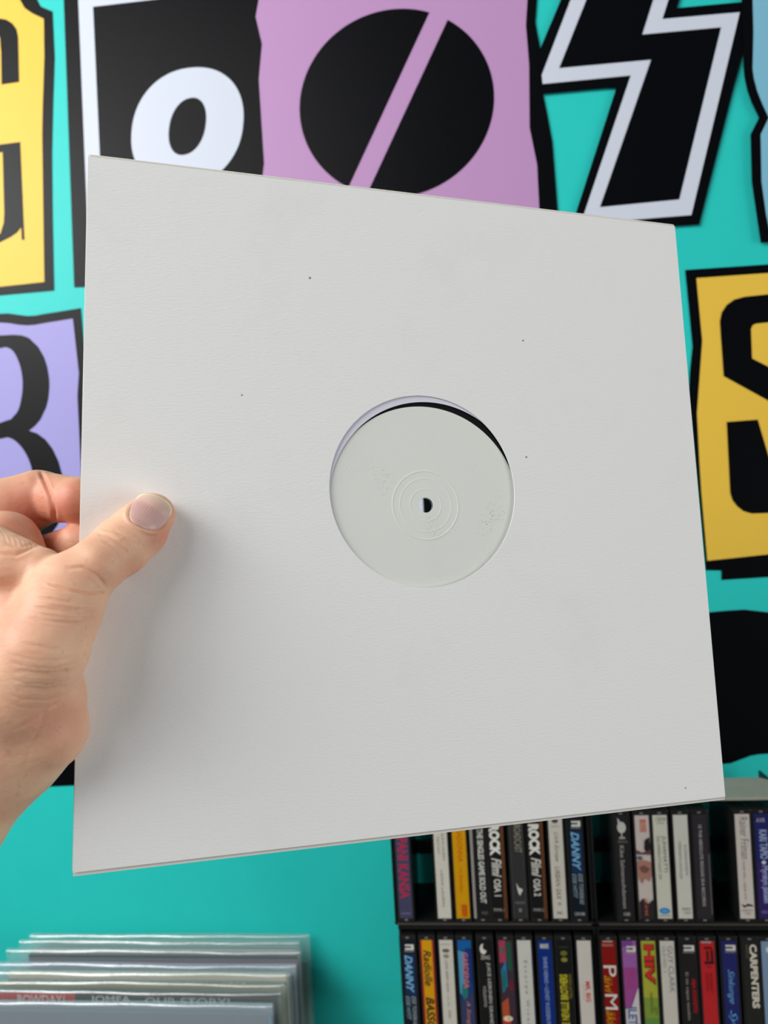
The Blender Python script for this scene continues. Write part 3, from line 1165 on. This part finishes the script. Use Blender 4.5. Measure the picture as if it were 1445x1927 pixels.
SHARED = {}
WT, GY, BK = (205, 200, 188), (150, 146, 138), (24, 22, 24)
B3 = dict(bold=0.03)
IT = dict(shear=0.35)
BI = dict(bold=0.03, shear=0.35)


def n_logo(s, w0=0.30, w1=0.95):
    return [('r', s, s + 0.018, w0, w1, (215, 212, 205)), ('r', s + 0.018, s + 0.034, w0 + 0.15, w1 - 0.18, (40, 40, 44)), ('r', s + 0.034, s + 0.056, w0, w1, (215, 212, 205)),
            ('r', s, s + 0.056, w1 - 0.18, w1, (220, 217, 210)), ('t', 'MUSIC', s + 0.062, s + 0.075, w0 - 0.05, w1, (190, 188, 180), dict(dir='flat'))]


danny = lambda: n_logo(0.045) + [('r', 0.14, 0.56, 0.16, 0.98, (22, 46, 82)), ('t', 'DANNY', 0.15, 0.53, 0.22, 0.80, (118, 172, 208), BI),
                                 ('t', 'ESSE TOIVEIKAS', 0.56, 0.86, 0.60, 0.90, (165, 178, 186), IT), ('t', 'ESSE HITIT', 0.56, 0.80, 0.16, 0.46, (140, 172, 186), IT),
                                 ('r', 0.93, 0.975, 0.15, 0.95, (60, 66, 66)), ('t', '130188', 0.94, 0.965, 0.2, 0.9, (180, 184, 180), dict(dir='flat'))]
# upper row, left unit
cassette(759, 'upper', (66, 66, 94), [('t', 'TAPANI KANSA', 0.05, 0.80, 0.10, 0.88, (186, 34, 66), dict(bold=0.012)), ('r', 0.945, 0.955, 0.15, 0.85, (110, 110, 140))],
         'cassette with slate purple spine and crimson lettering, first in the upper row')
cassette(831.5, 'upper', WT, [('t', 'LAULAVA LAUREN', 0.10, 0.42, 0.58, 0.80, (120, 112, 102)), ('t', 'TINUT HITIT', 0.18, 0.36, 0.20, 0.40, (130, 122, 112)),
                              ('t', 'LAINA LAURIN', 0.52, 0.88, 0.38, 0.56, (125, 118, 108))],
         'cassette with off-white spine right after the empty slot')
cassette(866.5, 'upper', (206, 148, 4), [('t', 'MADONNA', 0.10, 0.44, 0.34, 0.70, (196, 66, 20)), ('t', '\u2022 I\'m Breathless', 0.48, 0.74, 0.38, 0.62, (198, 84, 18), IT),
                                         ('e', -0.0, 0.03, 0.25, 0.75, (90, 80, 70)), ('r', 0.86, 0.98, 0.42, 0.52, (206, 84, 10)), ('r', 0.86, 0.98, 0.56, 0.70, (206, 84, 10)), ('r', 0.86, 0.98, 0.74, 0.80, (206, 84, 10))],
         'cassette with golden yellow spine and rust red lettering')
cassette(903, 'upper', (28, 27, 29), [('r', 0.0, 1.0, -0.14, 0.06, (150, 143, 138)), ('t', 'CBS', 0.02, 0.06, 0.30, 0.80, (120, 118, 116), dict(dir='flat')), ('t', 'THE SINGLES GAME SOLD OUT', 0.11, 0.85, 0.40, 0.84, (208, 206, 200), B3),
                                     ('t', 'MADE', 0.93, 0.96, 0.45, 0.9, (110, 108, 106), dict(dir='flat'))],
         'black cassette with a grey stripe and one long line of white capitals')


def rock(u, num, lab):
    cassette(u, 'upper', (22, 21, 23), [('r', 0.0, 1.0, 0.86, 1.10, (96, 56, 30)), ('t', 'ROCK', 0.07, 0.38, 0.04, 0.82, (226, 223, 214), dict(bold=0.06)),
                                       ('t', 'Filmi', 0.40, 0.59, 0.12, 0.84, (200, 197, 188), BI), ('t', 'OSA ' + num, 0.61, 0.78, 0.20, 0.72, (206, 203, 194), B3),
                                       ('t', 'FMMK-%s' % num, 0.90, 0.93, 0.1, 0.85, (170, 168, 160), dict(dir='flat'))], lab)


rock(935, '1', 'black cassette with white capitals and brown strip, left of the one with a bird emblem')
cassette(974, 'upper', (50, 50, 51), [('t', 'BROADCAST', 0.05, 0.35, 0.36, 0.86, (150, 143, 126)), ('r', 0.0, 1.0, 0.02, 0.05, (86, 86, 86)), ('r', 0.0, 1.0, 0.95, 0.98, (86, 86, 86)),
                                     ('p', [(0.32, 0.645), (0.44, 0.68), (0.52, 0.70), (0.70, 0.705), (0.78, 0.72), (0.66, 0.745), (0.56, 0.775), (0.46, 0.755), (0.40, 0.72)], (206, 202, 194)),
                                     ('t', 'VOCALION', 0.83, 0.855, 0.15, 0.85, (140, 138, 132), dict(dir='flat')), ('r', 0.90, 0.935, 0.40, 0.62, (120, 118, 114))],
         'charcoal cassette with a pale bird emblem between the two brown-striped ones')
rock(1009.5, '2', 'black cassette with white capitals and brown strip, right of the one with a bird emblem')
cassette(1049, 'upper', (205, 199, 187), [('e', 0.02, 0.065, 0.25, 0.72, (74, 80, 72)), ('t', 'KASETTI', 0.085, 0.105, 0.2, 0.8, (150, 142, 132), dict(dir='flat')),
                                         ('t', 'LIVA Europe', 0.15, 0.44, 0.30, 0.66, (128, 118, 108), IT), ('t', 'URBAN SAX', 0.49, 0.82, 0.30, 0.64, (128, 118, 108), IT), ('e', 0.84, 0.87, 0.4, 0.6, (160, 150, 140)),
                                         ('t', 'MC', 0.93, 0.96, 0.3, 0.7, (120, 114, 106), dict(dir='flat'))],
         'cream cassette with faint slanted grey lettering in the upper left rack')
cassette(1084.5, 'upper', (18, 26, 36), danny(), 'navy cassette with pale blue slanted capitals, last in the upper left rack')
# upper row, right unit
cassette(1173, 'upper', (36, 34, 37), [('e', 0.06, 0.17, 0.20, 0.82, (196, 193, 184)), ('p', [(0.24, 0.02), (0.42, 0.05), (0.44, 0.09), (0.28, 0.09)], (190, 187, 178)), ('r', 0.165, 0.21, 0.46, 0.54, (190, 187, 178)),
                                      ('r', 0.205, 0.225, 0.30, 0.72, (160, 158, 150)), ('t', 'FINNVOX', 0.24, 0.265, 0.2, 0.9, (130, 128, 124), dict(dir='flat')),
                                      ('t', 'Kike Salmensuhdannen', 0.29, 0.90, 0.30, 0.60, (176, 172, 166)), ('r', 0.935, 0.975, 0.28, 0.82, (70, 68, 70)), ('t', '130', 0.94, 0.97, 0.35, 0.75, (190, 188, 182), dict(dir='flat'))],
         'charcoal cassette with a round white goblet emblem at the top')
cassette(1212, 'upper', (206, 192, 186), [('r', 0.04 + 0.0, 0.06, 0.34, 0.80, (196, 92, 70))] + [('r', 0.065 + i * 0.02, 0.077 + i * 0.02, 0.34, 0.80, (196, 92, 70)) for i in range(5)]
         + [('p', [(0.62, 0.24), (0.95, 0.21), (1.0, 0.30), (0.98, 0.37), (0.70, 0.36), (0.56, 0.32)], (34, 30, 32)), ('p', [(0.0, 0.33), (0.4, 0.36), (1.0, 0.33), (1.0, 0.38), (0.0, 0.375)], (96, 68, 62)),
            ('e', 0.39, 0.43, 0.0, 0.4, (90, 96, 110)), ('p', [(0.0, 0.44), (0.5, 0.43), (1.0, 0.45), (0.98, 0.58), (0.75, 0.64), (0.5, 0.60), (0.25, 0.66), (0.03, 0.60)], (172, 122, 108)),
            ('p', [(0.1, 0.50), (0.5, 0.48), (0.9, 0.52), (0.6, 0.56), (0.3, 0.55)], (120, 82, 76)), ('p', [(0.0, 0.84), (0.3, 0.80), (0.6, 0.86), (1.0, 0.81), (1.0, 1.0), (0.0, 1.0)], (44, 38, 42)),
            ('t', 'ELÄMÄ', 0.80, 0.97, 0.35, 0.62, (204, 100, 76), IT)],
         'cassette with a white and pinkish brown picture spine with red bars at the top')
cassette(1246, 'upper', (212, 210, 194), [('t', 'CBDR', 0.02, 0.055, 0.2, 0.92, (90, 90, 80), dict(dir='flat', shear=0.2)), ('t', 'MUSIC', 0.065, 0.085, 0.3, 0.85, (136, 140, 126), dict(dir='flat')),
                                         ('t', 'JUHAMATTI', 0.20, 0.55, 0.52, 0.86, (112, 110, 98)), ('t', 'OLE UMPISUUTTUNUT ON', 0.20, 0.62, 0.22, 0.42, (134, 132, 118)),
                                         ('e', 0.895, 0.955, 0.12, 0.86, (44, 134, 204)), ('e', 0.91, 0.94, 0.25, 0.73, (90, 164, 216)), ('r', 0.965, 0.975, 0.1, 0.9, (150, 160, 170))],
         'off-white cassette with a bright blue oval near the bottom')
cassette(1284.5, 'upper', (214, 211, 200), [('t', 'KOSKENNIEMI', 0.29, 0.58, 0.66, 0.86, (118, 110, 112)), ('t', 'VIERAAN LAULUJA', 0.25, 0.62, 0.22, 0.46, (118, 110, 112)),
                                           ('t', 'RIMC', 0.895, 0.92, 0.3, 0.9, (110, 106, 104), dict(dir='flat')), ('t', '152', 0.93, 0.955, 0.45, 0.85, (120, 116, 114), dict(dir='flat'))],
         'ivory cassette with two short grey lines next to the blue-oval one')
cassette(1320.5, 'upper', (48, 44, 49), [('t', '15 THE ABSOLUTE REGGAE SKA RECORDS', 0.10, 0.88, 0.40, 0.62, (196, 190, 190)), ('r', 0.38, 0.96, 0.985, 1.06, (104, 96, 90))],
         'dark plum cassette just left of the wide gap in the right rack')
cassette(1401, 'upper', (216, 206, 198), [('t', 'Rainer Friman', 0.03, 0.43, 0.30, 0.86, (112, 104, 98)), ('t', 'vuosi elo... opus uno', 0.45, 0.82, 0.32, 0.56, (120, 112, 106)),
                                         ('p', [(0.1, 0.86), (0.4, 0.875), (0.55, 0.855), (0.9, 0.87), (0.95, 0.885), (0.55, 0.88), (0.3, 0.895)], (40, 34, 36)), ('t', 'DISCO', 0.91, 0.93, 0.15, 0.85, (140, 130, 126), dict(dir='flat')),
                                         ('t', '100', 0.94, 0.96, 0.35, 0.7, (150, 140, 136), dict(dir='flat'))],
         'pinkish white cassette just right of the wide gap in the right rack')
cassette(1437, 'upper', (34, 36, 104), [('t', 'AXR', 0.04, 0.08, 0.15, 0.75, (190, 184, 170), dict(dir='flat')), ('r', 0.45, 1.0, 0.0, 1.0, (52, 34, 104)), ('t', 'KARI TAPIO', 0.15, 0.43, 0.28, 0.84, (160, 176, 214), B3),
                                       ('e', 0.445, 0.48, 0.36, 0.66, (206, 214, 230)), ('t', 'Myrskyn j\u00e4lkeen', 0.495, 0.85, 0.22, 0.80, (158, 166, 212), B3), ('t', 'AXR MC', 0.92, 0.95, 0.15, 0.8, (140, 140, 190), dict(dir='flat'))],
         'royal blue to violet cassette at the right end of the upper row')
# lower row, left unit
cassette(770, 'lower', (18, 26, 36), danny(), 'navy cassette with pale blue slanted capitals, first in the lower row')
cassette(806, 'lower', (168, 40, 36), [('r', 0.0, 1.0, 0.12, 0.88, (212, 152, 8)), ('t', 'Radiolle', 0.10, 0.46, 0.20, 0.78, (40, 36, 30), dict(bold=0.02, shear=0.3)), ('t', 'BASSO', 0.57, 0.90, 0.20, 0.84, (40, 36, 30), dict(bold=0.03, shear=0.3))],
         'yellow cassette with red edges and black graffiti-style lettering')
cassette(842, 'lower', WT, [('t', '10045', 0.03, 0.055, 0.1, 0.8, (160, 154, 144), dict(dir='flat')), ('e', 0.085, 0.125, 0.2, 0.75, (104, 98, 90)), ('e', 0.14, 0.18, 0.25, 0.70, (140, 134, 124)),
                           ('t', 'LOVE ARMY NOW', 0.20, 0.52, 0.36, 0.56, (128, 122, 112)), ('t', 'LIVE 1984', 0.55, 0.66, 0.38, 0.52, (176, 166, 144)), ('t', 'DISC', 0.70, 0.78, 0.42, 0.58, (150, 134, 98))],
         'off-white cassette with small grey emblems, third in the lower row')
cassette(876.5, 'lower', (30, 60, 118), [('r', 0.0, 0.10, 0.0, 1.0, (18, 92, 156)), ('p', [(0.0, 0.10), (0.5, 0.12), (0.35, 0.40), (0.15, 0.55), (0.0, 0.52)], (76, 148, 186)), ('r', 0.08, 0.42, 0.55, 1.0, (16, 50, 122)),
                                        ('e', 0.42, 0.60, 0.15, 0.60, (40, 112, 110)), ('p', [(0.0, 0.62), (1.0, 0.52), (1.0, 1.0), (0.0, 1.0)], (52, 60, 96)), ('t', 'GARDENIA', 0.12, 0.48, 0.30, 0.72, (194, 116, 118), B3),
                                        ('t', 'A Song', 0.60, 0.84, 0.35, 0.72, (204, 130, 110), IT)],
         'cassette with a mottled blue-green spine and coral lettering')
cassette(915, 'lower', (24, 23, 23), [('e', 0.035, 0.14, 0.12, 0.62, (214, 210, 200)), ('e', 0.03, 0.10, 0.34, 0.78, (26, 25, 25)), ('t', 'ZING', 0.15, 0.19, 0.15, 0.85, (176, 172, 164), dict(dir='flat', bold=0.02)),
                                     ('t', 'JUICE LESKINEN GRAND SLAM', 0.22, 0.99, 0.52, 0.84, (190, 186, 178), dict(bold=0.01)), ('t', 'Y\u00d6LENTO', 0.45, 0.66, 0.20, 0.46, (186, 182, 174))],
         'black cassette with a white crescent emblem above its lettering')
cassette(954, 'lower', (64, 46, 58), [('r', 0.0, 0.22, 0.0, 0.5, (164, 58, 88)), ('r', 0.02, 0.30, 0.55, 0.9, (28, 84, 66)), ('p', [(0.1, 0.3), (0.45, 0.2), (0.5, 0.45), (0.15, 0.52)], (42, 122, 186)), ('e', 0.28, 0.50, 0.15, 0.42, (26, 108, 84)),
                                     ('e', 0.40, 0.50, 0.60, 0.95, (110, 34, 56)), ('p', [(0.0, 0.62), (0.5, 0.56), (0.6, 1.0), (0.0, 1.0)], (176, 78, 46)), ('r', 0.80, 1.0, 0.0, 0.6, (190, 50, 44)), ('e', 0.745, 0.80, 0.05, 0.75, (226, 212, 182)),
                                     ('e', 0.76, 0.785, 0.35, 0.55, (204, 162, 60)), ('e', 0.06, 0.12, 0.1, 0.35, (60, 110, 70))],
         'cassette with a crowded multicoloured picture spine')
cassette(989, 'lower', (204, 202, 194), [('t', 'E s c o r p e   W i n e s t e r', 0.20, 0.98, 0.36, 0.66, (96, 92, 86))],
         'white cassette with widely spaced grey letters')
cassette(1027.5, 'lower', (10, 46, 126), [('r', 0.025, 0.085, 0.10, 0.86, (44, 76, 140)), ('t', 'BEE', 0.035, 0.075, 0.2, 0.78, (220, 210, 190), dict(dir='flat', bold=0.02)), ('t', 'SHINE HEINO \u2022 LOVET VUODEN PARHAAT', 0.16, 0.99, 0.34, 0.64, (150, 166, 208), dict(bold=0.01))],
         'deep blue cassette with a boxed logo at the top')
cassette(1063, 'lower', (20, 22, 24), [('e', 0.10, 0.15, 0.25, 0.75, (110, 104, 40)), ('e', 0.165, 0.21, 0.28, 0.74, (140, 132, 54)), ('r', 0.06, 0.068, 0.15, 0.85, (70, 64, 40)), ('t', 'BROTHERS', 0.33, 0.58, 0.10, 0.66, (196, 184, 46), dict(dir='up', bold=0.03)),
                                      ('t', 'YELLOW MOON', 0.33, 0.57, 0.74, 0.94, (150, 142, 44), dict(dir='up')), ('t', 'NEVILLE', 0.60, 0.78, 0.10, 0.66, (190, 178, 44), dict(dir='up', bold=0.03)), ('t', 'THE', 0.80, 0.90, 0.10, 0.66, (190, 178, 44), dict(dir='up', bold=0.03))],
         'black cassette with tall mustard yellow capitals')
cassette(1101.5, 'lower', (210, 202, 194), [('t', 'MR. BIG', 0.40, 0.60, 0.46, 0.80, (206, 60, 58), B3), ('t', 'LEAN INTO', 0.42, 0.58, 0.28, 0.36, (214, 140, 134))],
         'blank white cassette with tiny red lettering, last in the lower left rack')
# lower row, right unit
cassette(1148, 'lower', (136, 18, 16), [('r', 0.0, 0.012, 0.1, 0.8, (190, 170, 160)), ('t', 'MEGAMIX', 0.03, 0.055, 0.05, 0.85, (220, 150, 140), dict(dir='flat')), ('t', 'P', 0.24, 0.35, 0.05, 0.95, (222, 216, 206)), ('t', '\u00e4ivi', 0.34, 0.51, 0.06, 0.62, (212, 148, 14), IT),
                                       ('t', 'M', 0.52, 0.67, 0.05, 0.92, (222, 216, 206)), ('t', '\u00e4kinen', 0.68, 0.98, 0.08, 0.72, (212, 148, 14), IT)],
         'dark red cassette with white initials and yellow script')
cassette(1186.5, 'lower', (156, 96, 164), [('r', 0.0, 0.06, 0.0, 0.75, (120, 68, 146)), ('r', 0.26, 0.66, 0.0, 0.96, (158, 74, 142))] + n_logo(0.05) + [('t', 'HEIDI HEI', 0.26, 0.46, 0.20, 0.85, (178, 70, 142)),
                                          ('p', [(0.0, 0.66), (0.4, 0.66), (0.95, 0.46), (1.0, 0.46), (1.0, 0.90), (0.0, 0.92)], (206, 200, 198)), ('t', 'ILETAN', 0.64, 0.96, 0.15, 0.80, (84, 104, 160), B3), ('e', 0.80, 0.88, 0.6, 1.0, (190, 80, 124))],
         'pink and purple cassette with a white lower corner')
cassette(1222.5, 'lower', (172, 172, 58), [('r', 0.55, 1.0, 0.0, 1.0, (128, 152, 60)), ('r', 0.75, 1.0, 0.0, 1.0, (98, 142, 66)), ('t', 'HIV', 0.03, 0.43, 0.16, 0.90, (54, 44, 24), dict(bold=0.08)), ('t', 'HIV', 0.035, 0.41, 0.20, 0.82, (206, 48, 42), dict(bold=0.05)),
                                          ('t', 'ENSIMMAINEN', 0.50, 0.70, 0.42, 0.62, (96, 108, 34)), ('t', 'LEVY', 0.64, 0.72, 0.72, 0.9, (80, 92, 34))],
         'lime green cassette with three fat red letters')
cassette(1258, 'lower', (208, 202, 190), [('t', 'GUY CLARK', 0.05, 0.50, 0.52, 0.90, (104, 108, 118)), ('t', 'OLD NO. 1', 0.05, 0.30, 0.16, 0.38, (120, 118, 118)), ('t', 'MACH-1000', 0.84, 0.99, 0.36, 0.52, (84, 80, 76))],
         'cream cassette with two lines of thin grey-blue capitals')
cassette(1296.5, 'lower', (34, 29, 30), n_logo(0.04, 0.22, 0.96) + [('t', 'AIJA KOIVISTO', 0.36, 0.69, 0.58, 0.94, (178, 30, 44), B3), ('t', 'Ei tie vapaa tanakin', 0.30, 0.76, 0.18, 0.46, (160, 154, 146))],
         'blackish cassette with a red line beside a grey line')
cassette(1333.5, 'lower', (192, 38, 42), [('r', 0.0, 0.018, 0.1, 0.8, (168, 150, 146)), ('r', 0.055, 0.075, 0.25, 0.82, (70, 20, 24)), ('r', 0.195, 0.22, 0.25, 0.92, (60, 16, 22)), ('r', 0.09, 0.19, 0.42, 0.56, (66, 18, 22)), ('r', 0.08, 0.195, 0.72, 0.88, (66, 18, 22)), ('r', 0.24, 0.25, 0.4, 0.7, (130, 26, 30)),
                                          ('t', 'KLASSIKOT', 0.31, 0.50, 0.56, 0.74, (124, 20, 28)), ('t', 'KOKOELMA', 0.31, 0.48, 0.28, 0.46, (124, 20, 28))],
         'bright red cassette with a dark ladder-like emblem')
cassette(1374, 'lower', (36, 40, 104), n_logo(0.035, 0.28, 0.96) + [('t', 'Sinkunge', 0.27, 0.60, 0.22, 0.78, (108, 168, 218), dict(shear=0.5)), ('t', 'Sylvi', 0.66, 0.94, 0.22, 0.82, (96, 164, 222), dict(shear=0.5))],
         'indigo cassette with light blue handwriting-style lettering')
cassette(1414, 'lower', (38, 37, 33), [('t', 'CARPENTERS', 0.03, 0.64, 0.46, 0.96, (222, 214, 198), dict(bold=0.04)), ('t', 'SINGLES', 0.03, 0.16, 0.22, 0.34, (120, 114, 110))],
         'black cassette with heavy cream capitals near the right edge')
cassette(1449, 'lower', (126, 152, 180), [('e', 0.05, 0.11, 0.30, 0.75, (212, 214, 210))],
         'pale blue cassette cut off by the right edge of the lower row')
# board that carries the racks
sb = box('rack_shelf', lxl + 0.002, lxr + 0.03, -0.10, -0.001, zL - 0.0245, zL - 0.0045, mat('black_shelf_board', (30, 30, 31), rough=0.5), None, 0.001)
tag(sb, 'plain black wall board under the cassette racks', 'shelf')


# ------------------------------------------------------------------ record albums in clear outer sleeves
def clear_mat(name, tint, alpha, rough=0.07, gloss=0.11):
    m = bpy.data.materials.new(name)
    m.use_nodes = True
    N, L = m.node_tree.nodes, m.node_tree.links
    N.remove(N['Principled BSDF'])
    out = N['Material Output']
    tr = N.new('ShaderNodeBsdfTransparent')
    df = N.new('ShaderNodeBsdfDiffuse')
    df.inputs['Color'].default_value = lin(*tint)
    gl = N.new('ShaderNodeBsdfGlossy')
    gl.inputs['Roughness'].default_value = rough
    m1 = N.new('ShaderNodeMixShader')
    m1.inputs[0].default_value = alpha
    L.new(tr.outputs[0], m1.inputs[1])
    L.new(df.outputs[0], m1.inputs[2])
    m2 = N.new('ShaderNodeMixShader')
    m2.inputs[0].default_value = gloss
    L.new(m1.outputs[0], m2.inputs[1])
    L.new(gl.outputs[0], m2.inputs[2])
    L.new(m2.outputs[0], out.inputs['Surface'])
    tc = N.new('ShaderNodeTexCoord')
    n = N.new('ShaderNodeTexNoise')
    n.inputs['Scale'].default_value = 30
    n.inputs['Detail'].default_value = 3
    L.new(tc.outputs['Object'], n.inputs['Vector'])
    b = N.new('ShaderNodeBump')
    b.inputs['Strength'].default_value = 0.30
    b.inputs['Distance'].default_value = 0.003
    L.new(n.outputs['Fac'], b.inputs['Height'])
    L.new(b.outputs[0], gl.inputs['Normal'])
    return m


M_clear = clear_mat('clear_plastic', (220, 230, 230), 0.15)
M_clear2 = clear_mat('cloudy_plastic', (190, 208, 220), 0.34)
rng = random.Random(7)
ALB_H = 0.318


def album(y, v, uL, uR, cover, label, plastic=M_clear, drop=0.008, extra=None, thick=0.0035, spine=None):
    pl, pr = on_plane(uL, v, y), on_plane(uR, v, y)
    zt = (pl[2] + pr[2]) / 2
    x0, x1 = pl[0], pr[0]
    wd = x1 - x0
    A = empty('record_album', Matrix.Translation(((x0 + x1) / 2, y, zt - ALB_H)))
    tag(A, label, 'record album', 'record albums standing in the bin')
    cw = min(0.312, wd - 0.006)
    bm = bmesh.new()
    ht = ALB_H - drop
    add_box(bm, wd / 2 - 0.004 - cw, wd / 2 - 0.004, -thick / 2, thick / 2, 0.0012, ht, 0.0008)
    cv = link('cover', bm_mesh('cover', bm), mat('cover_%d_%d_%d' % cover, cover, rough=0.4, vary=0.10, vary_scale=40), A)
    if spine:
        box('spine_edge', wd / 2 - 0.0045, wd / 2 - 0.0036, -thick / 2 - 0.0002, thick / 2, 0.002, ht - 0.001, mat('edge_%d_%d_%d' % spine, spine, rough=0.4), A)
    if extra:
        extra(cv, wd, ht, thick, cw)
    # folded clear film: front sheet, rolled top, back sheet
    prof = [(-1, 0.0), (-1, 0.15), (-1, 0.6), (-1, 0.9), (-1, 0.975)]
    vs, fs = [], []
    nx = 44
    ph = [rng.uniform(0, 6.28) for _ in range(4)]
    for i in range(nx + 1):
        t = i / nx
        x = -wd / 2 + wd * t
        r = thick / 2 + 0.0021 + 0.0005 * math.sin(9 * t + ph[0]) + 0.0004 * math.sin(23 * t + ph[1])
        dz = 0.0008 * math.sin(5 * t + ph[2]) * math.sin(math.pi * t)
        e = min(1.0, min(t, 1 - t) / 0.02)
        r = r * (0.75 + 0.25 * e)
        ring = []
        for yy, zz in prof:
            ring.append((x, -r, ALB_H * zz))
        for k in range(0, 9):
            a = math.pi * k / 8
            ring.append((x, -r * math.cos(a), ALB_H - r + r * math.sin(a) + dz))
        for yy, zz in prof[::-1]:
            ring.append((x, r, ALB_H * zz))
        vs += ring
    m = 2 * len(prof) + 9
    for i in range(nx):
        for k in range(m - 1):
            fs.append((i * m + k, (i + 1) * m + k, (i + 1) * m + k + 1, i * m + k + 1))
    me = bpy.data.meshes.new('plastic_sleeve')
    me.from_pydata(vs, [], fs)
    link('plastic_sleeve', me, plastic, A, True)
    return A


def strip(z_off0, z_off1, f0, f1, colour, name='printed_strip'):
    def f(cv, wd, ht, th, cw):
        xl = wd / 2 - 0.004 - cw
        box(name, xl + cw * f0, xl + cw * f1, -th / 2 - 0.00025, -th / 2 + 0.0002, ht - z_off1, ht - z_off0, mat('strip_%d_%d_%d' % colour, colour, rough=0.4), cv)
    return f


def lettering(body, f0, f1, z_off0, z_off1, colour, shear=0.0):
    def f(cv, wd, ht, th, cw):
        xl = wd / 2 - 0.004 - cw
        me = text_mesh('lettering', body, 0.01, shear)
        co = np.array([v.co for v in me.vertices])
        lo, hi = co.min(0), co.max(0)
        T0 = Matrix.Diagonal((cw * (f1 - f0) / (hi[0] - lo[0]), (z_off1 - z_off0) / (hi[1] - lo[1]), 1, 1)) @ Matrix.Translation((-lo[0], -lo[1], 0))
        A = Matrix(((1, 0, 0, xl + cw * f0), (0, 0, 0, -th / 2 - 0.0004), (0, 1, 0, ht - z_off1), (0, 0, 0, 1)))
        me.transform(A @ T0)
        link('lettering', me, mat('ink_%d_%d_%d' % colour, colour, rough=0.4), cv)
    return f


def several(*fn):
    def f(*a):
        for g in fn:
            g(*a)
    return f


album(-0.012, 1757, 58, 582, (150, 186, 178), 'hindmost album, pale green cover in clear plastic against the wall', drop=0.030)
album(-0.026, 1769, 38, 563, (176, 172, 170), 'album with pale grey cover, second from the wall', drop=0.0105)
album(-0.042, 1786, 14, 566, (70, 74, 88), 'album with slate cover and thin pink line across its top', drop=0.006,
      extra=several(strip(0.0, 0.003, 0, 1, (26, 26, 28)), strip(0.003, 0.0066, 0, 1, (104, 106, 120)), strip(0.0066, 0.0105, 0, 1, (146, 92, 124))))
album(-0.058, 1812, -16, 557, (120, 130, 140), 'album with blue-grey cover, fourth from the wall', plastic=M_clear2, drop=0.011, spine=(40, 40, 44))
album(-0.072, 1827, -34, 546, (196, 192, 178), 'album with cream cover edge in the middle of the row', drop=0.0016, thick=0.0045, spine=(176, 170, 150),
      extra=several(strip(0.007, 0.011, 0, 1, (74, 74, 66)), lettering('BEST OF THE LIVE SESSIONS 1971 - 1974', 0.08, 0.86, 0.0078, 0.0102, (196, 194, 184))))
album(-0.086, 1846, -58, 536, (150, 148, 122), 'album with khaki cover and dark lower band', drop=0.003,
      extra=strip(0.0045, 0.012, 0, 1, (58, 64, 78)))
album(-0.100, 1862, -88, 529, (52, 50, 48), 'dark album with a red corner block and white lettering', drop=0.0015, plastic=M_clear,
      extra=several(strip(0.002, 0.0135, 0.0, 0.305, (186, 50, 50)), lettering('BOWDAY/', 0.10, 0.27, 0.004, 0.0125, (214, 204, 200)), lettering('JOMFA', 0.36, 0.50, 0.004, 0.0125, (204, 202, 198)),
                    lettering('OUR STORY!', 0.55, 0.84, 0.005, 0.0125, (186, 186, 184))))
album(-0.120, 1884, -120, 513, (112, 116, 122), 'front album with steel grey cover under shiny bluish plastic', drop=0.010, plastic=M_clear2, spine=(80, 160, 190))
# crate that carries the albums
pz = float(on_plane(300, 1884, -0.12)[2]) - ALB_H
cr = empty('record_crate', Matrix.Translation((-0.345, -0.072, pz - 0.03)))
tag(cr, 'low wooden crate under the row of record albums', 'crate')
M_wood = mat('plain_wood', (150, 112, 74), rough=0.6, vary=0.2, vary_scale=14, stretch=(1, 6, 6))
box('bottom_board', -0.19, 0.19, -0.075, 0.070, 0.0, 0.012, M_wood, cr, 0.001)
box('side_board', -0.19, -0.178, -0.075, 0.070, 0.012, 0.05, M_wood, cr, 0.001)
box('side_board', 0.178, 0.19, -0.075, 0.070, 0.012, 0.05, M_wood, cr, 0.001)
box('front_board', -0.178, 0.178, -0.075, -0.064, 0.012, 0.05, M_wood, cr, 0.001)
